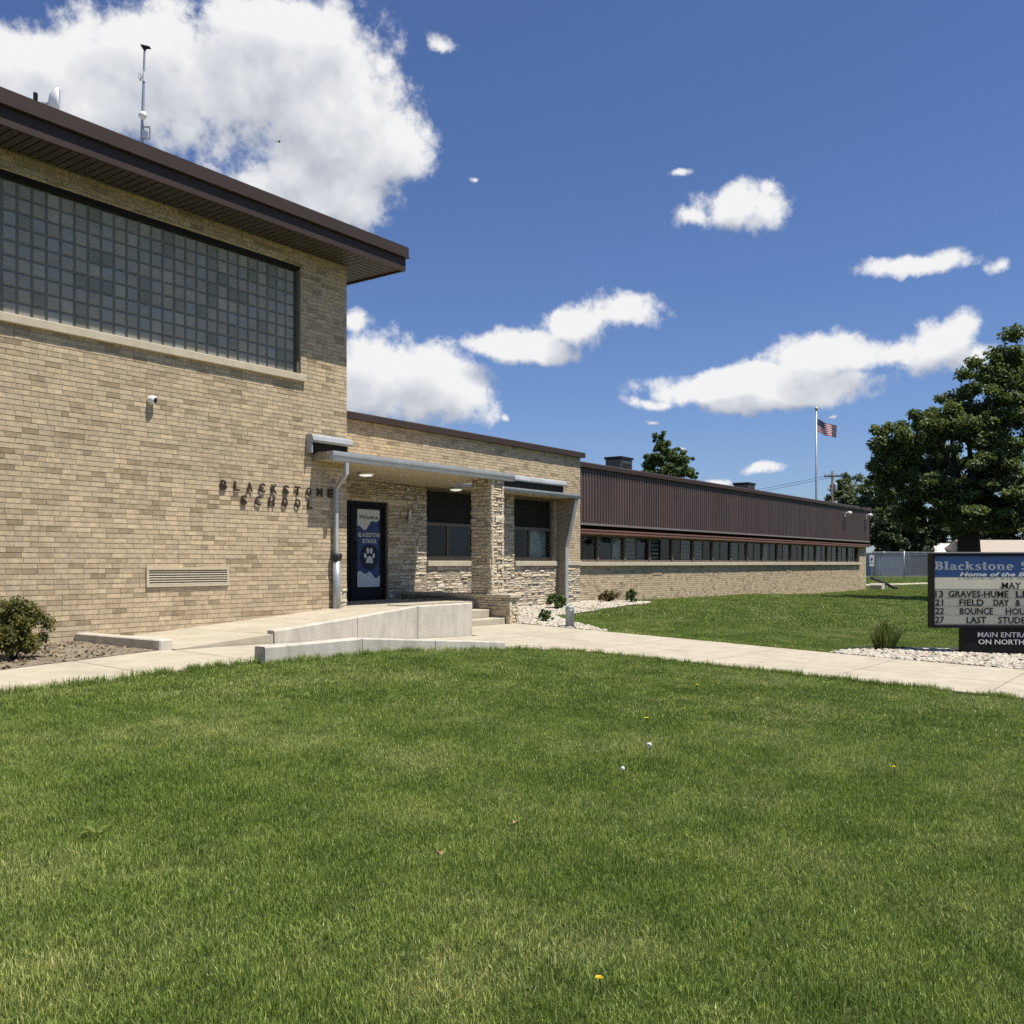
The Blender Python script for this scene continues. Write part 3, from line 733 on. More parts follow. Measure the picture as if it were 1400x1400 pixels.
b = MB(); b.tube([(-.14, 0, 0), (-.08, 0, .01), (.02, 0, .01), (.10, 0, .02), (.14, 0, .025)], [.006, .035, .045, .03, .008], 8); b.build('body', mat('bird_grey', (.16, .15, .14), .8), bd, True)
for s in (-1, 1):
    b = MB(); b.add([(.06, 0, .03), (-.06, 0, .03), (-.09, s*.14, .09), (.03, s*.15, .10), (-.06, s*.29, .04)], [(0, 1, 2, 3), (3, 2, 4)]); b.add([(.06, 0, .02), (-.06, 0, .02), (-.09, s*.14, .08), (.03, s*.15, .09), (-.06, s*.29, .035)], [(3, 2, 1, 0), (4, 2, 3)])
    b.build('wing', bpy.data.materials['bird_grey'], bd)
bd.scale = (.55, .55, .55)

# ------------------------------------------------------------------ entrance block
EN = 14.3; EX1 = 22.83
W1 = (16.28, 18.13); W2 = (19.66, 21.48); WZB, WZT = 1.56, 3.22; DX0, DX1, DZ1 = 12.75, 15.01, 2.80
ent = tag(empty('entrance_block', (18, 16, .3)), 'low tan brick and stone entrance block with dark glass doors between gymnasium and classroom wing', 'building'); ent.location = (0, 0, 0)
w = MB()
ROOFZ = 4.50
w.box(GXR+.01, DX0, EN, 20, 0, ROOFZ); w.box(DX0, DX1, EN, 20, DZ1, ROOFZ); w.box(DX1, W1[0], EN, 20, 0, ROOFZ)
for (a, b_), nxt in ((W1, W2[0]), (W2, EX1)):
    w.box(a, b_, EN, 20, 0, WZB-.13); w.box(a, b_, EN, 20, WZT, ROOFZ); w.box(b_, nxt, EN, 20, 0, ROOFZ)
w.box(DX0, DX1, EN+1.6, 20, 0, DZ1)
for a, b_ in (W1, W2): w.box(a, b_, EN+1.2, 20, WZB-.13, WZT)
ew = w.build('wall', M['stone_joint'], ent)
b = MB(); b.box(GXR+.02, EX1-.001, EN-.002, EN+.02, 3.30, ROOFZ); b.box(W2[1]+.02, EX1-.001, EN-.003, EN+.02, 1.57, 3.31); b.build('mortar_bed', M['mortar'], ew)
lay = cut_layout(brick_layout(GXR+.02, EX1, 3.30, ROOFZ, CRS, BL, seed=9) + brick_layout(W2[1]+.02, EX1, 1.57, 3.30, CRS, BL, seed=10), [])
V, F, C = brick_boxes(lay, EN-.002, proud=.006)
tag(link(bpy.data.objects.new('brickwork', np_mesh('brickwork', V, F, M['brick'], C)), ew), kind='stuff')
# brick return on the far end of the block
b = MB(); b.box(EX1-.002, EX1+.004, EN+.001, EN+.6, .1, ROOFZ); b.build('end_mortar', M['mortar'], ew)
def eskip(p, q, a, c):
    if q > DX0-.01 and p < DX1+.005 and a < DZ1: return True
    for wx in (W1, W2):
        if q > wx[0]+.01 and p < wx[1]-.01 and c > WZB-.12 and a < WZT: return True
    return False
st = []
for (u0, u1, z0, z1, sd) in ((DX1+.01, W1[0], .12, 3.30, 21), (W1[0], W1[1], .12, WZB-.13, 22), (W1[1], W2[0], .12, 3.30, 23), (W2[0], W2[1], .12, WZB-.13, 24), (W2[1], EX1, .12, 1.44, 25), (DX0, DX1+.01, DZ1+.01, 3.30, 26)):
    st += stone_layout(u0, u1, z0, z1, sd)
place_stones(st, ew, 'y', EN-.004, 31, 300, keyfn=lambda l: (0 if in_frame((l[0]+l[1])/2, EN, (l[2]+l[3])/2, -5) else 50) + l[0] + (8 if l[3] < gz(l[0], EN) or (l[0] > 15.9 and l[0] < 16.5 and l[3] < .8) else 0))
b = MB(); b.box(W2[1]+.19, EX1+.02, EN-.05, EN+.02, 1.44, 1.56, bev=.006); b.build('sill_band', M['limestone'], ew)
b = MB()
b.prism([(EN-.13, ROOFZ-.03), (EN-.13, ROOFZ+.10), (EN-.11, ROOFZ+.12), (EN+.25, ROOFZ+.12), (EN+.25, ROOFZ-.0), (EN-.10, ROOFZ-.03)], GXR+.02, EX1+.08, 'x'); b.build('coping', M['brown'], ent)
b = MB(); b.box(GXR+.02, EX1-.05, EN+.25, 20, ROOFZ+.002, ROOFZ+.05); b.build('roof_membrane', M['roofing'], ent)
def window(parent, x0, x1, midx, light_right, name='window'):
    e = empty(name); e.parent = parent
    y0, y1 = EN+.07, EN+.13; fw = .06; zm0, zm1 = 2.36, 2.44
    f = MB(); f.box(x0, x0+fw, y0, y1, WZB, WZT); f.box(x1-fw, x1, y0, y1, WZB, WZT); f.box(x0+fw, x1-fw, y0, y1, WZB, WZB+.10); f.box(x0+fw, x1-fw, y0, y1, WZT-fw, WZT); f.box(x0+fw, x1-fw, y0-.012, y1, zm0, zm1); f.box(midx-.025, midx+.025, y0+.005, y1, WZB+.10, zm0)
    f.build('frame', M['frame'], e)
    p = MB(); p.box(x0+fw, x1-fw, y0+.02, y1-.01, zm1, WZT-fw); p.build('upper_panel', M['dpanel'], e)
    for a, b_ in ((x0+fw, midx-.025), (midx+.025, x1-fw)):
        p = MB(); p.box(a, b_, y0+.03, y0+.036, WZB+.10, zm0); p.build('pane', M['glass'], e)
    if light_right == 2:
        p = MB(); p.box(midx+.06, x1-fw-.10, y1+.03, y1+.035, WZB+.10, zm0); p.build('curtain', M['curtain'], e)
    else:
        p = MB(); n = 16; hgt = (zm0-WZB-.1)/n
        for k in range(n): p.add([(midx+.04, y1+.05, WZB+.1+k*hgt), (x1-fw, y1+.05, WZB+.1+k*hgt), (x1-fw, y1+.075, WZB+.1+(k+.8)*hgt), (midx+.04, y1+.075, WZB+.1+(k+.8)*hgt)], [(0, 1, 2, 3)])
        p.build('blind', mat('dim_blind', (.10, .115, .13), .8, .2), e)
    p = MB(); p.box(x0+.002, x1-.002, EN+1.15, EN+1.19, WZB-.1, WZT); p.box(x0+.002, x1-.002, EN+.14, EN+1.15, WZB-.115, WZB-.1); p.build('interior', M['room'], e)
    p = MB(); p.box(x0-.01, x1+.16 if x1 > 20 else x1+.02, EN-.065, EN+.12, WZB-.13, WZB-.004, bev=.008); p.build('sill', M['limestone'], e)
window(ent, *W1, 17.12, 1); window(ent, *W2, 20.45, 2)
# doors
dr = empty('entrance_door'); dr.parent = ent
y0, y1 = EN+.06, EN+.14
f = MB()
for a, b_ in ((DX0, DX0+.07), (13.98, 14.06), (DX1-.07, DX1)): f.box(a, b_, y0, y1, PF, DZ1)
for a, b_ in ((DX0+.07, 13.98), (14.06, DX1-.07)): f.box(a, b_, y0, y1, DZ1-.08, DZ1)
f.build('door_frame', M['black'], dr)
for a, b_ in ((DX0+.08, 13.97), (14.07, DX1-.08)):
    p = MB(); p.box(a, a+.07, y0+.015, y1-.01, PF+.01, DZ1-.09); p.box(b_-.07, b_, y0+.015, y1-.01, PF+.01, DZ1-.09); p.box(a+.07, b_-.07, y0+.015, y1-.01, PF+.01, PF+.25); p.box(a+.07, b_-.07, y0+.015, y1-.01, DZ1-.16, DZ1-.09)
    lf = p.build('door_leaf', M['black'], dr)
    p = MB(); p.box(a+.07, b_-.07, y0+.035, y0+.042, PF+.25, DZ1-.16); p.build('pane', M['glass'], lf)
    hx = b_-.04 if a < 13 else a+.04
    p = MB(); p.tube([(hx, y0+.01, PF+.85), (hx, y0-.04, PF+.87), (hx, y0-.04, PF+1.2), (hx, y0+.01, PF+1.22)], .013, 6); p.build('handle', M['black'], lf)
p = MB(); p.box(DX0, DX1, EN+1.55, EN+1.59, PF, DZ1); p.box(DX0, DX1, EN+.15, EN+1.55, PF-.02, PF); p.build('interior', M['room'], dr)
# white notice stickers on the left leaf
for i, (x, z, ww, hh) in enumerate(((13.74, 2.04, .15, .03), (13.72, 1.98, .09, .02), (13.73, 1.86, .17, .05), (13.74, 1.80, .12, .025))):
    p = MB(); p.box(x, x+ww, y0+.027, y0+.0335, z, z+hh); p.build('sticker', M['signpale'], dr)
# banner on the door leaf
bn = tag(empty('door_banner', (14.55, y0, 1.8)), 'blue and white banner with a paw print inside the right door', 'banner'); bn.location = (0, 0, 0)
BX0, BX1, BZ0, BZ1 = 14.19, 14.90, .995, 2.66
yb = y0+.030
BPALE = mat('banner_pale', (.66, .68, .68), .6, .04); BBLUE = mat('banner_blue', (.040, .072, .20), .6, .1, 8); BINK = mat('banner_ink', (.012, .016, .03), .6, 0)
p = MB(); p.box(BX0, BX1, yb, yb+.002, BZ0, BZ1); p.build('cloth', BBLUE, bn)
W_ = BX1-BX0
def wavy(z, up, amps):
    n = 24; top = []
    for i in range(n+1):
        t = i/n; zz = z + .07*math.sin(t*5.2+amps) + .045*math.sin(t*13+amps*2) + .10*(t-.5)*(1 if up else .6)
        top.append((BX0+t*W_, zz))
    return top
m1 = wavy(2.33, True, 3.4); p = MB(); p.prism(m1 + [(BX1, BZ1), (BX0, BZ1)], yb-.003, yb-.001, 'y'); p.build('upper_field', BPALE, bn)
m2 = wavy(1.27, False, .4); p = MB(); p.prism([(BX0, BZ0), (BX1, BZ0)] + m2[::-1], yb-.003, yb-.001, 'y'); p.build('lower_field', BPALE, bn)
text_obj('welcome_text', 'Welcome to', (BX0+.06, yb-.005, 2.44), .085, bn, BINK, .002, .01, .3, width=.56)
text_obj('name_text', 'BLACKSTONE', (BX0+.02, yb-.005, 2.06), .085, bn, M['signwhite'], .002, .02, .12, width=.67)
text_obj('school_text', 'SCHOOL', (BX0+.14, yb-.005, 1.93), .085, bn, M['signwhite'], .002, .02, .12, width=.44)
def disc(cx, cz, rx, rz, a, y, n=20):
    return [(cx + rx*math.cos(t)*math.cos(a) - rz*math.sin(t)*math.sin(a), cz + rx*math.cos(t)*math.sin(a) + rz*math.sin(t)*math.cos(a)) for t in [2*math.pi*k/n for k in range(n)]]
cx, cz = (BX0+BX1)/2, 1.63
p = MB(); p.prism(disc(cx, cz, .27, .27, 0, 0, 36), yb-.005, yb-.003, 'y'); p.build('emblem_disc', BINK, bn)
for (dx, dz, rx, rz, a) in ((-.052, .135, .042, .066, .1), (.052, .135, .042, .066, -.1), (-.125, .03, .038, .058, .35), (.125, .03, .038, .058, -.35)):
    p = MB(); p.prism(disc(cx+dx, cz+dz, rx, rz, a, 0), yb-.007, yb-.005, 'y'); p.build('paw_toe', BPALE, bn)
p = MB(); p.prism([(cx-.11, cz-.12), (cx-.05, cz-.135), (cx, cz-.115), (cx+.05, cz-.135), (cx+.11, cz-.12), (cx+.10, cz-.06), (cx+.06, cz), (cx, cz+.035), (cx-.06, cz), (cx-.10, cz-.06)], yb-.007, yb-.005, 'y'); p.build('paw_pad', BPALE, bn)
# intercom box
ic = tag(empty('intercom', (15.66, EN-.02, 2.40)), 'small pale intercom box on the shaded stone wall beside the door', 'intercom')
p = MB(); p.box(-.05, .05, -.04, 0, -.02, .24, bev=.008); p.build('housing', mat('intercom_beige', (.42, .40, .35), .5), ic); p = MB(); p.box(-.025, .025, -.055, -.042, .08, .26, bev=.004); p.build('button_panel', M['white'], ic)
turret_camera('porch_camera', (15.62, EN-.01, 3.14), .05, 'small white security camera under the porch canopy')

# ------------------------------------------------------------------ pier and low wall
pr = tag(empty('stone_pier', (15.62, 12.05, .88)), 'square rough stone pier carrying the porch canopy', 'pier'); pr.location = (0, 0, 0)
PX0, PX1, PY0, PY1 = 15.41, 15.86, 11.78, 12.33
b = MB(); b.box(PX0+.03, PX1-.03, PY0+.03, PY1-.03, .86, 3.26); core = b.build('core', M['stone_joint'], pr)
place_stones(stone_layout(PY0, PY1, .885, 3.26, 41, lmin=.15, lmax=.4), pr, 'x', PX0+.02, 42)
place_stones(stone_layout(PX0, PX1, .885, 3.26, 43, lmin=.13, lmax=.32), pr, 'y', PY0+.02, 44)
place_stones(stone_layout(PY0, PY1, .885, 3.26, 45, lmin=.15, lmax=.4), pr, 'X', PX1-.02, 46)
lw = tag(empty('low_stone_wall', (15.6, 12.8, .2)), 'low stone wall with flat cap along the right side of the porch steps', 'wall'); lw.location = (0, 0, 0)
b = MB(); b.box(15.44, 15.72, 11.35, EN-.05, .0, .81); b.build('core', M['stone_joint'], lw)
place_stones(stone_layout(11.32, EN-.06, .18, .80, 51), lw, 'x', 15.43, 52)
place_stones(stone_layout(15.41, 15.75, .18, .80, 53, lmin=.1, lmax=.28), lw, 'y', 11.34, 54)
place_stones(stone_layout(11.32, EN-.06, .18, .80, 55), lw, 'X', 15.73, 56)
ys = [11.28, 11.72, 12.35, 13.0, 13.6, EN-.05]
for a, c in zip(ys, ys[1:]):
    b = MB(); b.box(15.39, 15.78, a+.004, c-.004, .80, .875, bev=.012); b.build('cap_stone', M['limestone'], lw)

# ------------------------------------------------------------------ canopy
cn = tag(empty('porch_canopy', (14, 12, 3.2)), 'flat porch canopy with grey metal gutters and tan underside over the entrance', 'canopy'); cn.location = (0, 0, 0)
CX0, CX1, CY0 = 10.97, 16.12, 11.70
b = MB()
b.box(CX0+.02, CX1-.02, CY0+.10, GYM-.012, 3.235, 3.34); b.box(GXR+.012, CX1-.02, GYM-.012, EN-.03, 3.235, 3.34); b.build('slab', M['tan_paint'], cn)
b = MB(); b.box(CX0, CX0+.019, CY0+.12, GYM-.012, 3.225, 3.365); b.build('end_board', M['fin'], cn)
def gutter(parent, x0, x1, y, z0, z1, name='gutter'):
    d = .11; h = z1-z0
    prof = [(y+d, z0), (y+.035, z0), (y+.02, z0+.3*h), (y+.005, z0+.55*h), (y, z0+.8*h), (y, z1), (y+.012, z1), (y+.014, z0+.8*h), (y+.035, z0+.35*h), (y+.05, z0+.08*h), (y+d-.01, z0+.08*h), (y+d-.01, z1-.01), (y+d, z1-.01)]
    g = MB(); n = len(prof)
    V = [(x0, *p) for p in prof] + [(x1, *p) for p in prof]
    g.add(V, [(i, (i+1) % n, n+(i+1) % n, n+i) for i in range(n)]); g.box(x0-.004, x0, y, y+d, z0, z1); g.box(x1, x1+.004, y, y+d, z0, z1)
    return g.build(name, M['grey_metal'], parent)
gutter(cn, CX0+.02, CX1, CY0, 3.215, 3.37)
# second, set-back canopy over the right window
C2Y, C2X = 13.70, 21.75
b = MB(); b.box(CX1-.018, C2X, C2Y+.04, EN-.03, 3.245, 3.33); b.build('rear_slab', M['tan_paint'], cn)
gutter(cn, CX1+.01, C2X+.03, C2Y-.07, 3.24, 3.345, 'rear_gutter')
b = MB(); b.prism([(C2Y+.045, 3.332), (EN-.03, 3.332), (EN-.03, 3.43)], CX1, C2X, 'x'); b.build('flashing', M['grey_metal'], cn)
def hood(x0, x1, yw, z0, z1):
    e = empty('roof_hood'); e.parent = cn
    d = .17
    b = MB(); b.prism([(yw-d, z1-.13), (yw-d-.02, z1-.10), (yw-d, z1-.03), (yw-d+.03, z1), (yw-.008, z1), (yw-.008, z1-.13)], x0, x1, 'x'); b.build('hood_trim', M['grey_metal'], e)
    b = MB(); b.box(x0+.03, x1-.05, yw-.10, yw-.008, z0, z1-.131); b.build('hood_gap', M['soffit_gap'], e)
    b = MB(); b.box(x0, x0+.025, yw-d+.02, yw-.008, z0, z1-.131); b.build('hood_end', M['grey_metal'], e)
hood(10.83, GXR-.02, GYM, 3.345, 3.66); hood(CX1+.4, 21.86, EN, 3.435, 3.73)
# tapered side fin under the rear canopy
b = MB(); b.prism([(EN-.03, .25), (EN-.26, .25), (EN-.26, 1.92), (C2Y+.02, 3.243), (EN-.03, 3.243)], C2X-.10, C2X-.02, 'x'); b.build('side_fin', M['fin'], cn)
b = MB(); b.prism([(EN-.30, .2), (EN-.262, .2), (EN-.262, 1.915), (C2Y+.018, 3.238), (C2Y-.03, 3.238), (EN-.30, 1.93)], C2X-.13, C2X+.01, 'x'); b.build('fin_edge', M['grey_metal'], cn)
LAMP = emit_mat('lamp_diffuser', (1.0, .97, .9), .55)
for (x, y, lab) in ((13.05, 13.0, 'round lit ceiling light under the porch canopy near the door'), (16.9, 13.95, 'second lit ceiling light half hidden behind the stone pier')):
    e = tag(empty('ceiling_light', (x, y, 3.234)), lab, 'ceiling light', 'lights under the canopy')
    b = MB(); b.lathe([(.15, 0), (.16, -.02), (.15, -.04), (.135, -.045)], n=24); b.build('rim', M['white'], e, True)
    b = MB(); b.lathe([(.133, -.041), (.12, -.06), (.07, -.07), (.01, -.075)], n=24); b.build('diffuser', LAMP, e, True)
# downspout
dsp = tag(empty('downspout', (11.35, 12.1, .5)), 'grey metal downspout with black collar running down the gymnasium corner', 'downspout'); dsp.location = (0, 0, 0)
DX = 11.44
b = MB(); b.tube([(11.35, 11.77, 3.23), (11.35, 11.77, 3.02), (DX, GYM-.085, 2.78), (DX, GYM-.085, 1.67)], .043, 4); b.build('upper_pipe', M['grey_metal'], dsp)
b = MB(); b.lathe([(.075, 1.67), (.095, 1.66), (.095, 1.60), (.07, 1.54)], (DX, GYM-.10, 0), 14); b.build('collar', M['blackpipe'], dsp, True)
b = MB(); b.tube([(DX, GYM-.10, 1.56), (DX, GYM-.10, .60)], .068, 16); b.build('lower_pipe', M['pipe'], dsp, True)

# ------------------------------------------------------------------ concrete walls
def wall_run(name, label, segs, thick, z0):
    """segs: list of (x0,y0,ztop0,x1,y1,ztop1) panels"""
    e = tag(empty(name), label, 'wall')
    for (xa, ya, za, xb, yb2, zb) in segs:
        d = Vector((xb-xa, yb2-ya, 0)).normalized(); nrm = Vector((-d.y, d.x, 0))*thick; g = .005
        a = Vector((xa, ya, 0)) + d*g; c = Vector((xb, yb2, 0)) - d*g
        bv = .015
        V = []; ns = 14; rj = random.Random(int(xa*100))
        for s_ in range(ns+1):
            p = a.lerp(c, s_/ns); zt = za + (zb-za)*s_/ns + rj.uniform(-.003, .002)
            for off, z in ((0, z0), (0, zt-bv), (bv/thick, zt), (1-bv/thick, zt), (1, zt-bv), (1, z0)): q = p + nrm*(off + (rj.uniform(-.02, .02) if 0 < s_ < ns else 0)); V.append((q.x, q.y, z))
        b = MB(); b.add(V, [(6*s_+i, 6*s_+(i+1) % 6, 6*s_+6+(i+1) % 6, 6*s_+6+i) for s_ in range(ns) for i in range(6)] + [(5, 4, 3, 2, 1, 0), tuple(range(6*ns, 6*ns+6))]); b.build('wall_panel', M['cwall'], e)
    return e
wall_run('ramp_wall', 'taller concrete ramp wall whose top rises towards the porch', [(8.50, 10.2, .585, 10.06, 10.2, .70), (10.06, 10.2, .70, 11.40, 10.2, .815), (11.40, 10.2, .815, 12.80, 10.2, .82)], .15, 0)
wall_run('path_wall', 'low concrete retaining wall at the edge of the front lawn', [(6.95, 8.50, .565, 8.43, 8.46, .57), (8.43, 8.46, .57, 9.75, 8.40, .465), (9.75, 8.40, .465, 11.38, 8.44, .33)], .19, -.1)
kb = tag(empty('bed_kerb', (6.97, 11, .4)), 'short concrete kerb between the soil bed and the ramp', 'kerb'); kb.location = (0, 0, 0)
b = MB(); b.box(6.79, 6.965, 10.25, 12.18, .2, .57, bev=.015); b.build('kerb_block', M['cwall'], kb)
b = MB(); b.box(12.785, 12.935, 10.351, 12.19, 0, .74); b.build('return_panel', M['cwall'], bpy.data.objects['ramp_wall'])

# ------------------------------------------------------------------ classroom wing
WG = 14.5; WXA, WXB = EX1+.006, 51.86
wing = tag(empty('classroom_wing', (37, 17, .3)), 'long low classroom wing with ribbed brown cladding above a strip of windows', 'building'); wing.location = (0, 0, 0)
w = MB(); BY = WG+.12        # brick plane
w.box(WXA, WXB, BY, 24, -.3, 1.42); w.box(WXA, WXB, WG+.5, 24, 2.36, 4.25); w.box(50.67, WXB, BY, 24, 1.42, 2.36); w.box(WXA, 50.67, BY+3, 24, 1.42, 2.36)
ww = w.build('wall', M['mortar'], wing)
lay = brick_layout(WXA+.2, WXB, -.05, 1.42, CRS, BL, seed=14) + brick_layout(50.67, WXB, 1.43, 2.36, CRS, BL, seed=15) + brick_layout(WXA, WXA+.2, -.05, 1.42, CRS, BL, seed=16)
V, F, C = brick_boxes(lay, BY, proud=.007)
tag(link(bpy.data.objects.new('brickwork', np_mesh('brickwork', V, F, M['brick'], C)), ww), kind='stuff')
lay = brick_layout(BY, 24, -.05, 2.36, CRS, BL, seed=17)
b = MB(); b.box(WXA, 50.72, WG+.0, BY+.10, 1.42, 1.535, bev=.008); b.build('sill', M['limestone'], wing)
# vent grilles in the brick base
for x in (28.1, 40.3):
    b = MB(); b.box(x-.33, x+.33, BY-.02, BY+.01, 1.12, 1.25); v_ = b.build('vent_grille', mat('vent_tan', (.40, .30, .20), .7), wing)
# windows: bays of two sliding panes, some with blinds or papers
nb = 17; bay = (50.67-WXA)/nb; y0, y1 = BY+.10, BY+.16; z0, z1 = 1.536, 2.34
r7 = random.Random(77)
for k in range(nb):
    x0 = WXA + k*bay; x1 = x0 + bay; e = empty('window'); e.parent = wing
    f = MB(); f.box(x0-.0, x0+.05, y0-.03, y1, z0, z1); f.box(x1-.05, x1-.001, y0-.03, y1, z0, z1); f.box(x0+.05, x1-.05, y0, y1, z0, z0+.07); f.box(x0+.05, x1-.05, y0, y1, z1-.05, z1)
    mx_ = (x0+x1)/2 + r7.uniform(-.12, .12); f.box(mx_-.02, mx_+.02, y0+.01, y1-.005, z0+.07, z1-.05); f.build('frame', M['frame'], e)
    for s, (a, c) in enumerate(((x0+.05, mx_-.02), (mx_+.02, x1-.05))):
        p = MB(); p.box(a, c, y0+.028, y0+.034, z0+.07, z1-.05); p.build('pane', M['glass'], e)
        q = r7.random()
        if k == 0: q = (.3, .9)[s]
        if k == 4 and s == 1: q = .58
        if k == 10 and s == 1: q = .58
        if q < .34:
            p = MB(); p.box(a, c, y1+.03, y1+.034, z0+.07, z1-.05); p.build('screen', mat('grey_screen', (.10, .11, .12), .8, .3, 3), e)
        elif q < .5:
            p = MB(); p.box(a+.05, c-.02, y1+.06, y1+.064, z0+.06, z1-.05); p.build('curtain', M['curtain'], e)
        elif q < .62:
            for t in range(5):
                p = MB(); p.box(a+.04, c-.04, y1+.012, y1+.016, z0+.10+t*.135, z0+.20+t*.135); p.build('paper', M['blind'], e)
b = MB(); b.box(WXA, 50.66, BY+2.9, BY+2.95, 1.42, 2.36); b.box(WXA, 50.66, BY+.17, BY+2.9, 1.43, 1.45); b.build('interior', M['room'], wing)
# rust band over the windows, shadow gap, cladding
b = MB(); b.prism([(WG-.07, 2.335), (WG-.09, 2.36), (WG-.09, 2.40), (WG-.06, 2.41), (WG-.06, 2.43), (WG-.10, 2.44), (WG-.10, 2.485), (WG+.25, 2.50), (WG+.25, 2.335)], WXA, WXB+.01, 'x'); b.build('rust_band', M['redband'], wing)
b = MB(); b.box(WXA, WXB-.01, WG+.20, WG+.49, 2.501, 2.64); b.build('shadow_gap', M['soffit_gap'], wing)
b = MB(); b.box(WXA, WXB, WG-.09, WG+.45, 2.60, 2.625); b.box(WXA, WXB, WG-.092, WG-.085, 2.60, 2.66); b.build('drip_flashing', mat('flashing_grey', (.20, .17, .16), .4), wing)
PIT = .16; per = 6
def cladding(x0, n):
    V = []; xs = []
    for k in range(n):
        for (dx, dy) in ((0, 0), (.055, 0), (.072, -.034), (.135, -.034), (.152, 0)): xs.append((k*PIT+dx, dy))
    xs.append((n*PIT-.0015, 0))
    for x, y in xs: V += [(x, WG-.045+y, 2.627), (x, WG-.045+y, 4.25)]
    b = MB(); b.add(V, [(2*i, 2*i+2, 2*i+3, 2*i+1) for i in range(len(xs)-1)]); return b
nP = int((WXB-WXA)/(PIT*per)); tail = (WXB-WXA) - nP*PIT*per
sheets = []
for t in ((1, 1, 1), (.94, .94, .95), (1.06, 1.05, 1.04), (.99, .97, .97)):
    b = cladding(0, per); b.col = [t]*len(b.f); sheets.append(b.mesh('cladding_sheet', M['rib']))
for k in range(nP):
    o = bpy.data.objects.new('cladding_sheet', r7.choice(sheets)); o.location = (WXA+k*PIT*per, 0, 0); link(o, wing)
b = MB(); b.box(WXA+nP*PIT*per, WXB, WG-.046, WG-.0, 2.627, 4.25); b.build('corner_trim', M['rib'], wing)
b = MB(); b.box(WXB, WXB+.02, WG-.09, 24, 2.60, 4.26); b.build('end_cladding', M['rib'], wing)
b = MB(); b.box(WXA, WXB, WG-.04, WG+.5, 2.64, 4.249); b.build('backing', M['soffit_gap'], wing)
for (a, c, dz) in ((WXA+.06, 49.95, 0), (50.25, WXB+.06, 0)):
    b = MB(); b.prism([(WG-.15, 4.25), (WG-.15, 4.37), (WG-.12, 4.40), (WG+.25, 4.40), (WG+.25, 4.25)], a, c, 'x'); b.build('coping', M['brown'], wing)
b = MB(); b.box(49.951, 50.249, WG-.14, WG+.25, 4.25, 4.34); b.build('scupper', M['black'], wing)
b = MB(); b.box(WXA, WXB, WG+.25, 24, 4.26, 4.32); b.build('roof_membrane', M['roofing'], wing)
# floodlights
for (x, z, lab) in ((47.47, 3.86, 'white floodlight on the brown cladding, the one farther from the corner'), (51.06, 3.90, 'white floodlight at the far end corner of the brown cladding')):
    e = tag(empty('wall_floodlight', (x, WG-.08, z)), lab, 'floodlight', 'floodlights on the wing')
    b = MB(); b.box(-.06, .06, -.05, 0, -.08, .08, bev=.01); b.build('base', mat('flood_base', (.5, .5, .5), .5), e)
    for s in (-1, 1):
        b = MB(); b.lathe([(.03, 0), (.05, -.05), (.085, -.20), (.09, -.24)], (s*.13, -.06, .06), 12, axis='y'); b.v = [(x_, y_, z_ + (y_+.06)*-.2) for x_, y_, z_ in b.v]; b.build('lamp_head', M['white'], e, True)
# roof units
def rooftop(x, y, w_, d_, z0_, z1_, lab):
    e = tag(empty('rooftop_unit', (x, y, 4.32)), lab, 'rooftop unit', 'air conditioners on the wing roof')
    b = MB(); b.box(-w_/2-.05, w_/2+.05, -d_/2-.05, d_/2+.05, 0, z0_-4.32); b.build('curb', M['galv'], e)
    b = MB(); b.box(-w_/2, w_/2, -d_/2, d_/2, z0_-4.32, z1_-4.42, bev=.03); b.build('cabinet', mat('unit_dark', (.045, .048, .05), .5, .2, 4), e)
    b = MB(); b.box(-w_/2-.04, w_/2+.04, -d_/2-.04, d_/2+.04, z1_-4.42, z1_-4.32, bev=.02); b.build('lid', M['black'], e)
    n = 9
    lm = MB(); lm.box(-w_/2+.1, w_/2-.1, -d_/2-.03, -d_/2+.0, 0, .035); lmm = lm.mesh('louvre', M['blackpipe'])
    for k in range(n):
        o = bpy.data.objects.new('louvre', lmm); o.location = (0, 0, z0_-4.32+.15+k*(z1_-z0_-.35)/n); link(o, e)
rooftop(34.3, 19.6, .95, .75, 4.5, 5.86, 'larger dark rooftop unit behind the near end of the wing roof')
rooftop(47.0, 19.4, .95, .8, 4.5, 5.66, 'smaller dark rooftop unit farther along the wing roof')
# splash block and drain hose at the far corner
sb = tag(empty('splash_block', (52.35, 14.1, gz(52.35, 14.1))), 'pale concrete splash block at the far corner of the wing', 'splash block')
b = MB(); b.prism([(-.55, 0), (.55, 0), (.55, .16), (.35, .32), (-.45, .36), (-.55, .25)], -.3, .3, 'y'); b.build('block', M['cwall'], sb)
dh = tag(empty('drain_hose', (52.5, 13.9, 0)), 'black corrugated drain hose leaving the wing corner', 'hose'); dh.location = (0, 0, 0)
b = MB(); b.tube([(51.95, 14.4, .75), (52.15, 14.05, .58), (52.6, 13.75, .40), (53.0, 13.55, .22), (53.4, 13.4, .14)], .07, 10); b.build('hose', M['blackpipe'], dh, True)

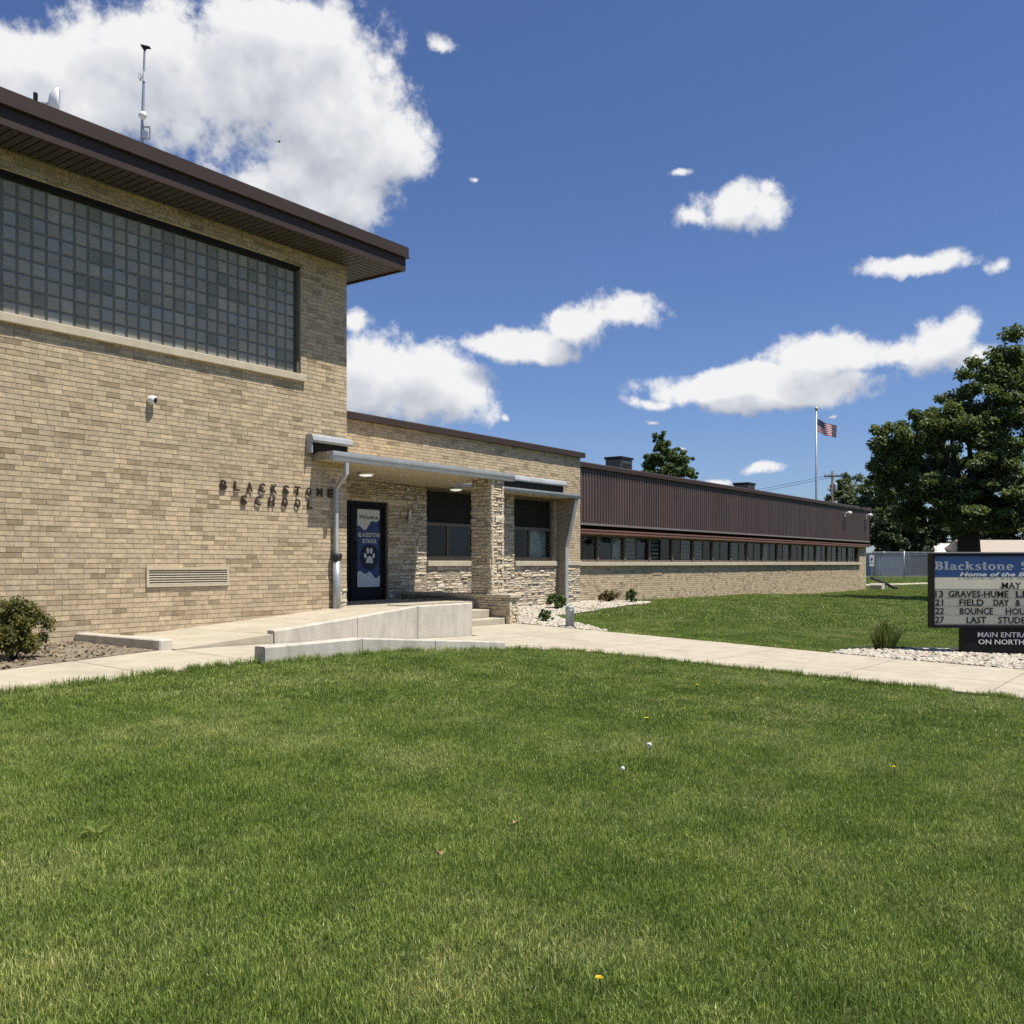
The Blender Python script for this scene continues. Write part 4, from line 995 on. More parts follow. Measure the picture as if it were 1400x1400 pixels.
# ------------------------------------------------------------------ marquee sign
SRZ = R(-59.8); SP = (17.28+.504*.05, 3.82-.865*.05)
mk = tag(empty('marquee_sign', (*SP, 0), SRZ), 'school message board sign with blue header on a black base', 'sign')
gb = -.22
b = MB(); b.box(.50, 1.91, .03, .21, gb, .399, bev=.01); b.build('base', M['black'], mk)
b = MB()
b.box(0, .04, 0, .24, .40, 1.67); b.box(2.40, 2.44, 0, .24, .40, 1.67); b.box(.04, 2.40, 0, .24, 1.62, 1.67); b.box(.04, 2.40, 0, .24, .40, .445); b.box(.04, 2.40, .05, .23, .445, 1.62); b.build('cabinet_frame', M['black'], mk)
b = MB(); b.box(-.01, 2.45, -.012, .252, 1.671, 1.69); b.build('cap', mat('sign_cap', (.35, .35, .34), .5), mk)
b = MB(); b.box(.041, 2.399, .034, .049, 1.27, 1.619); b.build('header_panel', M['signblue'], mk)
b = MB(); b.box(.041, 2.399, .036, .049, .446, 1.262); pan = b.build('letter_board', M['signgrey'], mk)
tr = MB(); tr.box(.06, 2.38, .018, .036, 0, .009); trm = tr.mesh('letter_track', mat('track', (.22, .22, .19), .4))
for z in (1.055, .905, .762, .615, .462):
    o = bpy.data.objects.new('letter_track', trm); o.location = (0, 0, z); link(o, mk)
def srow(z, words, h=.105):
    for x, wd, wdt in words: text_obj('board_text', wd, (x-.05, .026, z), h, mk, M['signink'], .004, .010, width=wdt, split=True)
srow(1.070, [(1.19, 'MAY', .31)])
srow(.922, [(.11, '13', .125), (.323, 'GRAVES-HUME', .975), (1.42, 'LIB', .27)])
srow(.778, [(.11, '21', .125), (.503, 'FIELD', .395), (1.06, 'DAY', .245), (1.41, '&', .08), (1.57, 'F', .07)])
srow(.631, [(.11, '22', .14), (.51, 'BOUNCE', .54), (1.255, 'HOUSE', .46)])
srow(.482, [(.11, '27', .14), (.62, 'LAST', .32), (1.135, 'STUDENT', .64)])
text_obj('board_text', 'Home of the Be', (.457, .030, 1.278), .072, mk, M['signpale'], .003, .030, .25, width=1.13, split=True)
for z, wd, x, wdt in ((.246, 'MAIN ENTRANCE', .80, 1.07), (.125, 'ON NORTH', .81, .74)):
    text_obj('base_text', wd, (x-.05, .026, z), .085, mk, M['signwhite'], .003, .010, width=wdt, split=True)
# slab-serif header lettering
def G(ch):
    P_ = []
    def bar(x0, z0, x1, z1): P_.append([(x0, z0), (x1, z0), (x1, z1), (x0, z1)])
    def arc(cx, cz, rx, rz, a0, a1, wv=.2, wh=.12, n=14):
        for k in range(n):
            t0, t1 = R(a0 + (a1-a0)*k/n), R(a0 + (a1-a0)*(k+1)/n)
            q = lambda t, ox, oz: (cx + (rx-ox)*math.cos(t), cz + (rz-oz)*math.sin(t))
            P_.append([q(t0, 0, 0), q(t1, 0, 0), q(t1, wv, wh), q(t0, wv, wh)])
    w = .6
    if ch == 'B': bar(.08, 0, .32, 1); bar(0, 0, .38, .12); bar(0, .88, .38, 1); bar(.3, .45, .42, .56); arc(.38, .76, .34, .24, -90, 90, .22); arc(.38, .28, .42, .28, -90, 90, .23); w = .82
    elif ch == 'l': bar(.08, 0, .31, 1); bar(0, 0, .40, .11); bar(0, .89, .2, 1); w = .42
    elif ch == 'a': arc(.26, .2, .26, .21, 0, 360, .17, .1); bar(.38, .05, .60, .45); arc(.32, .44, .28, .24, 0, 160, .2, .11); bar(.5, 0, .72, .11); w = .72
    elif ch == 'c': arc(.33, .33, .33, .35, 50, 310, .22); bar(.40, .44, .58, .58); w = .60
    elif ch == 'k': bar(.08, 0, .30, 1); bar(0, 0, .38, .11); bar(0, .89, .2, 1); P_.append([(.28, .25), (.60, .66), (.42, .66), (.28, .46)]); bar(.40, .58, .74, .68); P_.append([(.36, .40), (.52, .46), (.80, 0), (.54, 0)]); bar(.5, 0, .86, .1); w = .86
    elif ch == 's': arc(.27, .49, .27, .20, 20, 270, .19, .11); arc(.27, .20, .28, .21, -160, 90, .19, .11); w = .56
    elif ch == 't': bar(.12, .05, .34, .92); bar(0, .57, .48, .68); bar(.12, 0, .48, .12); w = .50
    elif ch == 'o': arc(.35, .33, .35, .35, 0, 360, .22); w = .72
    elif ch == 'n' or ch == 'h':
        bar(.08, 0, .29, .66 if ch == 'n' else 1); bar(0, 0, .36, .1); bar(0, .57 if ch == 'n' else .9, .2, .67 if ch == 'n' else 1); arc(.42, .40, .28, .27, 0, 150, .2); bar(.50, 0, .70, .42); bar(.44, 0, .80, .1); w = .82
    elif ch == 'e': arc(.34, .33, .34, .35, 0, 315, .21); bar(.12, .29, .64, .39); w = .70
    elif ch == 'S': arc(.36, .73, .36, .28, 20, 270, .23, .13); arc(.36, .28, .38, .29, -160, 90, .23, .13); w = .78
    return P_, w
def slab_word(word, x0, x1, z, h):
    tot = sum(G(c)[1] + .07 for c in word); k = (x1-x0)/tot; x = x0
    for c in word:
        P_, w_ = G(c); b = MB()
        for q in P_: b.add([(x+p[0]*k, .031, z+p[1]*h) for p in q], [(0, 1, 2, 3)])
        b.build('header_letter', M['signpale'], mk, recalc=False); x += (w_+.07)*k
slab_word('Blackstone', .05, 1.35, 1.385, .145); slab_word('School', 1.45, 2.23, 1.385, .145)

# ------------------------------------------------------------------ flag, poles, wires
def PT(px, Z, y=None):
    """a place in the world given by its bearing from the photographer and its distance"""
    a = (px-700)/1300; c_, s_ = math.cos(VIEW), math.sin(VIEW)
    return Vector((Z*(c_+a*s_), Z*(s_-a*c_), 0 if y is None else EYE+(770-y)*Z/1300))
p = PT(1116, 60); z0 = gz(p.x, p.y)
fp = tag(empty('flagpole', (p.x, p.y, z0)), 'tall thin silver flagpole beyond the wing roof', 'flagpole')
H = 11.15 - z0
b = MB(); b.tube([(0, 0, 0), (0, 0, 5), (0, 0, H)], [.085, .07, .045], 10); b.build('pole', M['galv'], fp, True)
b = MB(); b.lathe([(.01, H-.02), (.08, H+.03), (.10, H+.10), (.08, H+.17), (.01, H+.20)], n=12); b.build('finial', mat('gilt', (.5, .4, .2), .35, metal=.6), fp, True)
b = MB(); b.lathe([(.2, 0), (.2, .1), (.1, .25)], n=12); b.build('shoe', M['galv'], fp, True)
fl = tag(empty('flag', (p.x, p.y, 0)), 'United States flag streaming from the flagpole', 'flag')
rt = Vector((math.sin(VIEW), -math.cos(VIEW), 0)); fwv = Vector((math.cos(VIEW), math.sin(VIEW), 0))
FW, FH, nx, nz = 1.36, .80, 26, 13
V = []
for i in range(nx+1):
    t = i/nx
    for j in range(nz+1):
        s = j/nz
        q = rt*(.05 + t*FW*.90) + fwv*(.10*t*math.sin(t*9+s*1.2)) + Vector((0, 0, 10.60 - FH*(1-s)*(1-.06*t) + FH*0 - .46*t - .10*t*math.sin(t*4) + .03*math.sin(t*11)))
        V.append(q)
def band(cells, name, m_):
    b = MB()
    for i, j in cells: a = i*(nz+1)+j; b.add([V[a], V[a+nz+1], V[a+nz+2], V[a+1]], [(0, 1, 2, 3)])
    return b.build(name, m_, fl, True, recalc=False)
canton = [(i, j) for i in range(10) for j in range(6, 13)]
cs_ = set(canton)
for j in range(13):
    band([(i, j) for i in range(nx) if (i, j) not in cs_], 'stripe', M['red'] if j % 2 == 0 else M['fwhite'])
band(canton, 'canton', M['fblue'])
b = MB()
for i in range(10):
    for j in range(6, 13):
        if (i+j) % 2: continue
        a = i*(nz+1)+j; c = (V[a]+V[a+nz+1]+V[a+nz+2]+V[a+1])/4
        for off in (-.012, .012):
            q = c + fwv*off; s = .014; b.add([q+rt*s, q+Vector((0, 0, s)), q-rt*s, q-Vector((0, 0, s))], [(0, 1, 2, 3)])
b.build('stars', M['fwhite'], fl, recalc=False)
p = PT(1138, 100); z0 = gz(p.x, p.y)
up = tag(empty('utility_pole', (p.x, p.y, z0), VIEW-R(90)), 'wooden utility pole with a crossarm behind the far trees', 'utility pole')
b = MB(); b.tube([(0, 0, 0), (0, 0, 11.2-z0)], [.17, .12], 10); b.build('pole', M['wood_pole'], up, True)
b = MB(); b.box(-.9, .9, -.16, -.06, 10.55-z0, 10.70-z0); b.build('crossarm', M['wood_pole'], up)
for x in (-.8, -.4, .45, .8):
    b = MB(); b.lathe([(.03, 10.70-z0), (.06, 10.76-z0), (.05, 10.86-z0), (.02, 10.9-z0)], (x, -.11, 0), 8); b.build('insulator', M['galv'], up)
b = MB(); b.lathe([(.18, 9.0-z0), (.2, 9.1-z0), (.2, 9.8-z0), (.15, 9.9-z0)], (.32, 0, 0), 10); b.build('transformer', M['galv'], up, True)
A = PT(1138, 100, 649)
for k, (e_, lab) in enumerate(((PT(700, 150, 690), 'upper power line running left from the utility pole'), (PT(640, 150, 706), 'lower power line running left from the utility pole'), (PT(1700, 120, 655), 'power line running right from the utility pole'))):
    b = MB(); n = 16; a0 = A + Vector((0, 0, -.25 if k == 1 else 0))
    b.tube([a0.lerp(e_, t/n) - Vector((0, 0, 1.6*4*(t/n)*(1-t/n))) for t in range(n+1)], .022, 4)
    tag(b.build('power_line', M['blackpipe']), lab, 'power line')

# ------------------------------------------------------------------ chain-link fence and the yard behind it
A, B = PT(1183, 66), PT(1520, 74)
fe = tag(empty('chain_link_fence', (A.x, A.y, 0)), 'chain link fence with steel posts beyond the far end of the wing', 'fence'); fe.location = (0, 0, 0)
L_ = (B-A).length; d = (B-A)/L_; npst = int(L_/3)
def FG(t): q = A + d*t; return Vector((q.x, q.y, gz(q.x, q.y)))
for k in range(npst+1):
    q = FG(k*L_/npst); b = MB(); b.tube([q, q+Vector((0, 0, 1.93))], .035, 8); b.build('post', M['galv'], fe, True)
b = MB(); b.tube([FG(L_*k/12)+Vector((0, 0, 1.86)) for k in range(13)], .024, 6); b.build('top_rail', M['galv'], fe)
V = []; F = []; step = .10
for sgn in (1, -1):
    t = -1.8
    while t < L_ + 1.8:
        t0, t1 = (t, t+1.78) if sgn > 0 else (t+1.78, t)
        if min(t0, t1) > 0 and max(t0, t1) < L_:
            q0, q1 = FG(t0)+Vector((0, 0, .05)), FG(t1)+Vector((0, 0, 1.83)); n_ = len(V); wv = Vector((0, 0, .006))
            V += [q0-wv, q1-wv, q1+wv, q0+wv]; F.append((n_, n_+1, n_+2, n_+3))
        t += step
tag(link(bpy.data.objects.new('chain_mesh', np_mesh('chain_mesh', V, F, M['galv'])), fe), kind='stuff')
def facing_box(name, px0, px1, Z, y0, y1, depth, lab, cat, matl, extra=None, group=None):
    """upright box set square to the line of sight at distance Z, sized to real metres"""
    a, c = PT(px0, Z), PT(px1, Z); wd = (c-a).length; zb = min(gz(a.x, a.y), gz(c.x, c.y)); zt = EYE+(770-y0)*Z/1300
    e = tag(empty(name, (a.x, a.y, zb), VIEW-R(90)), lab, cat, group)
    return e, wd, zt-zb, depth
e, wd, ht, dp = facing_box('storage_container', 1196, 1239, 78, 756, 790, 2.4, 'blue-grey metal storage container behind the fence, the left one', 'container', None, group='containers behind the fence')
CB = mat('container_blue', (.24, .27, .31), .6, .15, 2); CD = mat('container_dark', (.12, .125, .135), .6, .15, 2)
def container(e, wd, ht, dp, m_):
    b = MB(); n = 16
    pts = []
    for k in range(n):
        x = wd*k/n; pts += [(x, 0), (x+wd/n*.5, 0), (x+wd/n*.5, .04), (x+wd/n, .04)]
    V = [(x, y, .1) for x, y in pts] + [(x, y, ht-.1) for x, y in pts]; m = len(pts)
    b.add(V, [(i, i+1, m+i+1, m+i) for i in range(m-1)]); b.box(0, wd, .05, dp, .1, ht-.1); b.build('shell', m_, e)
    b = MB(); b.box(-.03, wd+.03, -.03, dp, 0, .1); b.box(-.03, wd+.03, -.03, dp, ht-.1, ht); b.build('rails', CD, e)
    for x in (-.03, wd-.09):
        b = MB(); b.box(x, x+.12, -.035, .1, .1, ht-.1); b.build('corner_post', CD, e)
container(e, wd, ht, dp, CB)
e, wd, ht, dp = facing_box('storage_container', 1242, 1272, 80, 757, 790, 2.4, 'dark grey metal storage container behind the fence, right of the blue one', 'container', None, group='containers behind the fence')
container(e, wd, ht, dp, CD)
q = PT(1192, 62); ps = tag(empty('parking_sign', (q.x, q.y, gz(q.x, q.y)), VIEW-R(90)), 'small white sign on a post near the far corner of the wing', 'sign')
b = MB(); b.tube([(0, .04, 0), (0, .04, 1.9)], .03, 6); b.build('post', M['galv'], ps)
b = MB(); b.box(-.15, .15, 0, .012, 1.25, 1.75); b.build('sign_plate', M['fwhite'], ps)
b = MB(); b.box(-.15, .15, 0, .012, 1.02, 1.20); b.build('lower_plate', M['fwhite'], ps)
b = MB(); b.tube([(0, -.004, 1.58), (0, -.004, 1.40)], .03, 6); b.lathe([(.07, -.004), (.07, -.002)], (0, 0, 1.50), 10, axis='y'); b.build('symbol', M['fblue'], ps)
# far walkway strip
o = tag(empty('far_path'), 'pale concrete path crossing the lawn past the wing', 'path', kind='structure')
for k in range(8):
    a = PT(1180+k*45, 57.5+.4*k); c = PT(1225+k*45, 57.9+.4*k)
    slab('slab', o, [(a.x, a.y), (c.x, c.y), (c.x+1.1, c.y+.85), (a.x+1.1, a.y+.85)], top=.05)
# far buildings
def house(name, px0, px1, Z, y_eave, y_ridge, depth, lab, wallm, roofm, nwin):
    a, c = PT(px0, Z), PT(px1, Z); wd = (c-a).length; zb = gz(a.x, a.y); h1 = EYE+(770-y_eave)*Z/1300-zb; h2 = EYE+(770-y_ridge)*Z/1300-zb
    e = tag(empty(name, (a.x, a.y, zb), VIEW-R(90)), lab, 'building')
    b = MB(); b.box(0, wd, 0, depth, 0, h1); b.build('wall', wallm, e)
    b = MB(); b.prism([(-.4, h1-.05), (depth/2, h2), (depth+.4, h1-.05), (depth+.4, h1-.15), (-.4, h1-.15)], -.3, wd+.3, 'x'); b.build('roof', roofm, e)
    for k in range(nwin):
        x = wd*(k+.5)/nwin; f = MB(); f.box(x-.55, x+.55, -.03, .02, .95, 2.05); fo = f.build('window', M['fwhite'], e)
        f = MB(); f.box(x-.48, x+.48, -.05, -.031, 1.02, 1.98); f.build('pane', M['lens'], fo)
house('white_house', 1274, 1322, 105, 757, 742, 7, 'white low building beyond the fence, left of the tree trunk', mat('siding_white', (.62, .60, .55), .7), mat('roof_pale', (.58, .55, .48), .8), 2)
house('long_house', 1334, 1560, 100, 755, 737, 8, 'long pale building with tan roof, right of the tree trunk', mat('siding_cream', (.60, .56, .48), .7), mat('roof_tan', (.40, .34, .27), .8), 6)

# ------------------------------------------------------------------ vegetation
def leaves(centers, radii, n, size, seed, droop=.0, shell=.55, tones=None, flat=1.0):
    r = np.random.default_rng(seed); centers = np.array(centers, float); radii = np.array(radii, float)
    wts = radii.prod(1)**(2/3); wts /= wts.sum(); k = r.choice(len(centers), n, p=wts)
    dr_ = r.normal(size=(n, 3)); dr_ /= np.linalg.norm(dr_, axis=1)[:, None]
    rad = (shell + (1-shell)*r.random(n)**.8)*(r.random(n)**.22)
    ctr = centers[k] + dr_*rad[:, None]*radii[k]
    nrm = dr_*.55 + r.normal(size=(n, 3))*.75; nrm[:, 2] = np.abs(nrm[:, 2])*flat + .15; nrm /= np.linalg.norm(nrm, axis=1)[:, None]
    t = np.cross(nrm, r.normal(size=(n, 3))); t /= np.linalg.norm(t, axis=1)[:, None]; b_ = np.cross(nrm, t)
    s = size*(.6+.8*r.random(n))[:, None]; t = t*s; b_ = b_*s*.62
    fold = nrm*s*.18
    V = np.stack([ctr - t, ctr - b_ + fold, ctr + t, ctr + b_ + fold], 1).reshape(-1, 3)
    F = np.arange(4*n).reshape(-1, 4)
    ctone = .82 + .36*r.random(len(centers)); tn = (ctone[k]*(.7+.6*r.random(n)))[:, None]*np.array([1, 1, 1.0])
    hue = r.normal(0, .10, n); tn[:, 0] *= 1+hue; tn[:, 2] *= 1-hue*.6
    if tones is not None: tn *= np.array(tones)
    return V, F, np.repeat(tn, 4, 0)
def tree(name, base, lab, clumps, n, size, leafm, trunk_r, trunk_h, seed, group=None, tones=None, extra=None):
    """clumps: (right, forward, height, rx, rz) in metres about the trunk"""
    z0 = gz(base[0], base[1]); e = tag(empty(name, (base[0], base[1], z0)), lab, 'tree', group)
    r = random.Random(seed); C_ = []; Rr = []
    for (a, f_, h, rx, rz) in clumps:
        q = rt*a + fwv*f_; c = Vector((q.x, q.y, h)); C_.append(c); Rr.append((rx*.62, rx*.62, rz*.62))
        for k in range(14):
            w_ = Vector((r.gauss(0, 1), r.gauss(0, 1), r.gauss(0, 1))).normalized(); m_ = r.uniform(.45, .96); sr = r.uniform(.16, .38)
            C_.append(c + Vector((w_.x*rx*m_, w_.y*rx*m_, w_.z*rz*m_))); Rr.append((rx*sr, rx*sr, rz*sr*.85))
    V, F, C = leaves([c[:] for c in C_], Rr, n, size, seed, tones=tones, shell=.35)
    link(bpy.data.objects.new('crown', np_mesh('crown', V, F, leafm, C)), e)
    b = MB(); b.tube([(0, 0, -.2), (0, 0, .15), (.03, 0, trunk_h*.5), (0, .05, trunk_h)], [trunk_r*1.35, trunk_r*1.1, trunk_r, trunk_r*.85], 12); b.build('trunk', M['bark'], e, True)
    for c in C_[::15]:
        s = Vector((0, .05, trunk_h*r.uniform(.75, 1.0))); mid = s.lerp(c, .5) + Vector((r.uniform(-.2, .2), r.uniform(-.2, .2), r.uniform(.0, .5)))
        b = MB(); b.tube([s, mid, c, c + (c-mid)*.12], [trunk_r*.42, trunk_r*.26, trunk_r*.10, trunk_r*.03], 7); b.build('limb', M['bark'], e, True)
    return e
p = PT(1325, 38)
tree('shade_tree', (p.x, p.y), 'large dark green shade tree rising behind the message board sign',
  [(-3.25, 0, 6.2, 1.15, 1.1), (-1.0, -.5, 7.1, 1.3, 1.1), (-3.3, .3, 5.0, 1.0, .9), (-2.2, -.6, 4.6, 1.2, .9), (.2, -.8, 6.5, 1.5, 1.2), (-.6, -1.6, 3.1, 1.3, .7), (.9, -1.9, 3.1, 1.4, .7), (2.4, -1.8, 3.2, 1.5, .8), (4.0, -1.5, 3.6, 1.5, .9),
   (-2.55, -.3, 6.3, 1.35, 1.35), (-1.9, .6, 5.2, 1.2, 1.0), (-3.1, .2, 5.6, .95, .8), (-1.7, -.4, 7.0, 1.05, .85), (-.05, .2, 7.6, 1.35, 1.15), (.95, -.6, 8.8, 1.5, 1.3), (2.3, 0, 9.5, 1.7, 1.4), (2.0, -1.5, 7.2, 1.8, 1.5),
   (.6, -1.4, 5.4, 1.6, 1.2), (-.9, -1.0, 4.0, 1.25, .8), (1.1, -2.0, 4.2, 1.6, 1.0), (2.8, -1.5, 5.0, 1.7, 1.2), (4.2, .3, 8.5, 2.0, 1.8), (4.6, -1, 5.6, 1.9, 1.4), (-1.8, 1.6, 3.8, 1.2, .9), (0, 2.6, 5.5, 2.2, 1.6), (2.2, 2.6, 7.5, 2.2, 1.8), (3.5, 2.2, 4.5, 2.0, 1.2), (5.5, 1, 4.6, 1.6, 1.2), (0, 1.6, 3.6, 1.8, .8)],
  135000, .072, M['leaf_big'], .44, 3.4, 101)
def bgtree(px, Z, y_top, w_px, lab, seed, tones, y_bot=762, n=15000, size=.17, lobes=11):
    p = PT(px, Z); z0 = gz(p.x, p.y); top = EYE+(770-y_top)*Z/1300-z0; W_ = w_px*Z/1300/2; bot = max(.6, EYE+(770-y_bot)*Z/1300-z0)
    r = random.Random(seed); cl = []
    h = top-bot
    for k in range(lobes):
        t = (k+.5)/lobes; wd = W_*(1-.75*max(0, t-.35)**1.2); rad = W_*r.uniform(.45, .62)
        cl.append((r.uniform(-1, 1)*wd*.62, r.uniform(-1, 1)*wd*.6, bot+rad*.6+(h-rad*1.3)*t, rad, rad*.85))
    return tree('background_tree', (p.x, p.y), lab, cl, n, size, M['leaf_far'], .22, bot+h*.35, seed, 'trees beyond the school', tones)
bgtree(1152, 118, 645, 92, 'pale grey-green tree just left of the dark trees, behind the utility pole', 201, (1.35, 1.25, 1.5))
bgtree(1200, 112, 648, 90, 'pale green bushy tree behind the far corner of the wing', 202, (1.25, 1.2, 1.4))
bgtree(1214, 92, 690, 76, 'dark green tree directly over the far end of the chain link fence', 203, (.72, .75, .8))
bgtree(1258, 96, 684, 90, 'dark green tree behind the two storage containers', 204, (.66, .7, .75))
bgtree(1306, 118, 690, 84, 'dull green tree behind the white building', 205, (1.0, .95, 1.0))
bgtree(1362, 124, 684, 90, 'mid green tree behind the long pale building', 206, (.9, .9, 1.0))
bgtree(1432, 122, 672, 110, 'large green tree at the right end of the tree line', 207, (.8, .8, .9))
p = PT(912, 70)
tree('yard_tree', (p.x, p.y), 'lone leafy green tree rising above the wing roof',
  [(-.45, 0, 9.8, .75, .95), (-1.0, 0, 8.6, 1.0, 1.0), (.3, .2, 9.0, 1.1, 1.0), (1.1, 0, 8.6, 1.0, .9), (1.5, 0, 7.8, .9, .8), (-1.4, 0, 7.7, .9, .9), (0, 0, 7.8, 1.6, 1.0), (0, 0, 6.2, 2.0, 1.2)],
  34000, .08, M['leaf_far'], .16, 4.5, 301, tones=(1.15, 1.22, .85))
def shrub(name, px_pos, lab, w_, h_, n, size, seed, tones, cat='shrub', group=None):
    x, y = px_pos; z0 = gz(x, y)+.02; e = tag(empty(name, (x, y, z0)), lab, cat, group); r = random.Random(seed)
    C_, Rr = [], []
    for k in range(max(9, int(70*w_))):
        a = r.uniform(0, 6.28); q = r.random()**.6*w_*.40; hh = h_*r.uniform(.18, .84)*(1-.35*(q/(w_*.5))**2)
        C_.append((q*math.cos(a), q*math.sin(a), hh)); s = w_*r.uniform(.09, .16); Rr.append((s, s, s*.9))
    V, F, C = leaves(C_, Rr, n, size, seed, tones=tones, shell=.2, flat=.8); link(bpy.data.objects.new('foliage', np_mesh('foliage', V, F, M['leaf_shrub'], C)), e)
    b = MB()
    for k in range(7):
        a = r.uniform(0, 6.28); b.tube([(0, 0, -.05), (math.cos(a)*w_*.12, math.sin(a)*w_*.12, h_*.35), (math.cos(a)*w_*.3, math.sin(a)*w_*.3, h_*.7)], [.012, .009, .004], 5)
    b.build('stems', M['bark'], e); return e
shrub('shrub', (5.22, 10.62), 'bushy green and bronze shrub in the soil bed at the left edge', .90, .76, 15000, .017, 401, (1.75, 1.4, 1.0))
shrub('rose_bush', (16.65, 11.3), 'small leafy plant in the pale stones beside the low stone wall', .40, .30, 700, .026, 402, (1.2, 1.5, 1.2), 'plant', 'young plants in the stone bed')
shrub('rose_bush', (20.2, 13.35), 'leafy plant at the foot of the grey canopy post', .56, .46, 1400, .028, 403, (1.25, 1.5, 1.2), 'plant', 'young plants in the stone bed')
shrub('rose_bush', (23.9, 14.0), 'low reddish plant against the wing brick wall', .75, .36, 1100, .03, 404, (1.5, .9, .9), 'plant', 'young plants in the stone bed')
shrub('rose_bush', (24.45, 13.55), 'upright green plant near the tip of the stone bed', .44, .46, 1000, .028, 405, (1.2, 1.5, 1.2), 'plant', 'young plants in the stone bed')
# ornamental grass by the sign
x, y = 17.25, 4.55; og = tag(empty('ornamental_grass', (x, y, gz(x, y))), 'clump of tall arching grass beside the message board sign', 'grass clump')
r = random.Random(9); V = []; F = []; C = []
for k in range(520):
    a = r.uniform(0, 6.28); q = r.random()**.7; ln = r.uniform(.28, .62)*(1-.3*q); bx, by = q*.16*math.cos(a), q*.16*math.sin(a); le = r.uniform(.15, .75)*q+.06
    dx, dy = math.cos(a)*le*ln, math.sin(a)*le*ln; wv = Vector((-math.sin(a+r.uniform(-1, 1)), math.cos(a+r.uniform(-1, 1)), 0))*r.uniform(.0025, .005); n_ = len(V)
    for t, hh in ((0, 0), (.35, .55), (.75, .92)): V += [Vector((bx+dx*t, by+dy*t, ln*hh))-wv, Vector((bx+dx*t, by+dy*t, ln*hh))+wv]
    V += [Vector((bx+dx*1.15, by+dy*1.15, ln*(.98 if r.random() < .6 else .8)))]*2
    for s in range(3): F.append((n_+2*s, n_+2*s+1, n_+2*s+3, n_+2*s+2))
    tn = r.uniform(1.2, 2.4); C += [(tn*1.05, tn*1.05, tn*.95)]*8
link(bpy.data.objects.new('blades', np_mesh('blades', V, F, M['leaf_shrub'], np.array(C))), og)
# grey bollard light
x, y = 15.98, 10.25; bl = tag(empty('grey_bollard', (x, y, gz(x, y))), 'short grey metal bollard standing in the pale stones by the walkway', 'bollard')
b = MB(); b.lathe([(.085, -.1), (.085, .36), (.088, .37), (.088, .42), (.08, .44), (.03, .45)], n=18); b.build('tube', M['pipe'], bl, True)
b = MB(); b.lathe([(.0895, .352), (.0895, .372)], n=18); b.build('band', M['galv'], bl, True)

# ------------------------------------------------------------------ stone beds
BED1 = [(15.74, 9.3), (16.0, 9.4), (16.6, 10.2), (17.4, 11.3), (18.1, 12.0), (19, 12.15), (21, 12.5), (23, 12.85), (24.8, 13.1), (25.5, 13.5), (25.3, 14.0), (24.6, 14.5), (24, 14.61), (15.76, 14.61)]
BED2 = [(15.74, 5.05), (16.5, 4.95), (17.3, 4.5), (18.1, 3.6), (18.6, 2.6), (18.8, 1.0), (18.8, -3), (15.74, -3)]
def inside(poly, X, Y):
    P_ = np.array(poly); c = np.zeros(X.shape, bool); j = len(P_)-1
    for i in range(len(P_)):
        xi, yi = P_[i]; xj, yj = P_[j]
        c ^= ((yi > Y) != (yj > Y)) & (X < (xj-xi)*(Y-yi)/((yj-yi) or 1e-9)+xi); j = i
    return c
icos = []
for k in range(6):
    bm = bmesh.new(); bmesh.ops.create_icosphere(bm, subdivisions=1, radius=1); rk = random.Random(k)
    for v in bm.verts: v.co *= rk.uniform(.75, 1.2)
    bm.faces.ensure_lookup_table(); bm.verts.index_update()
    icos.append((np.array([v.co[:] for v in bm.verts]), np.array([[v.index for v in f.verts] for f in bm.faces]))); bm.free()
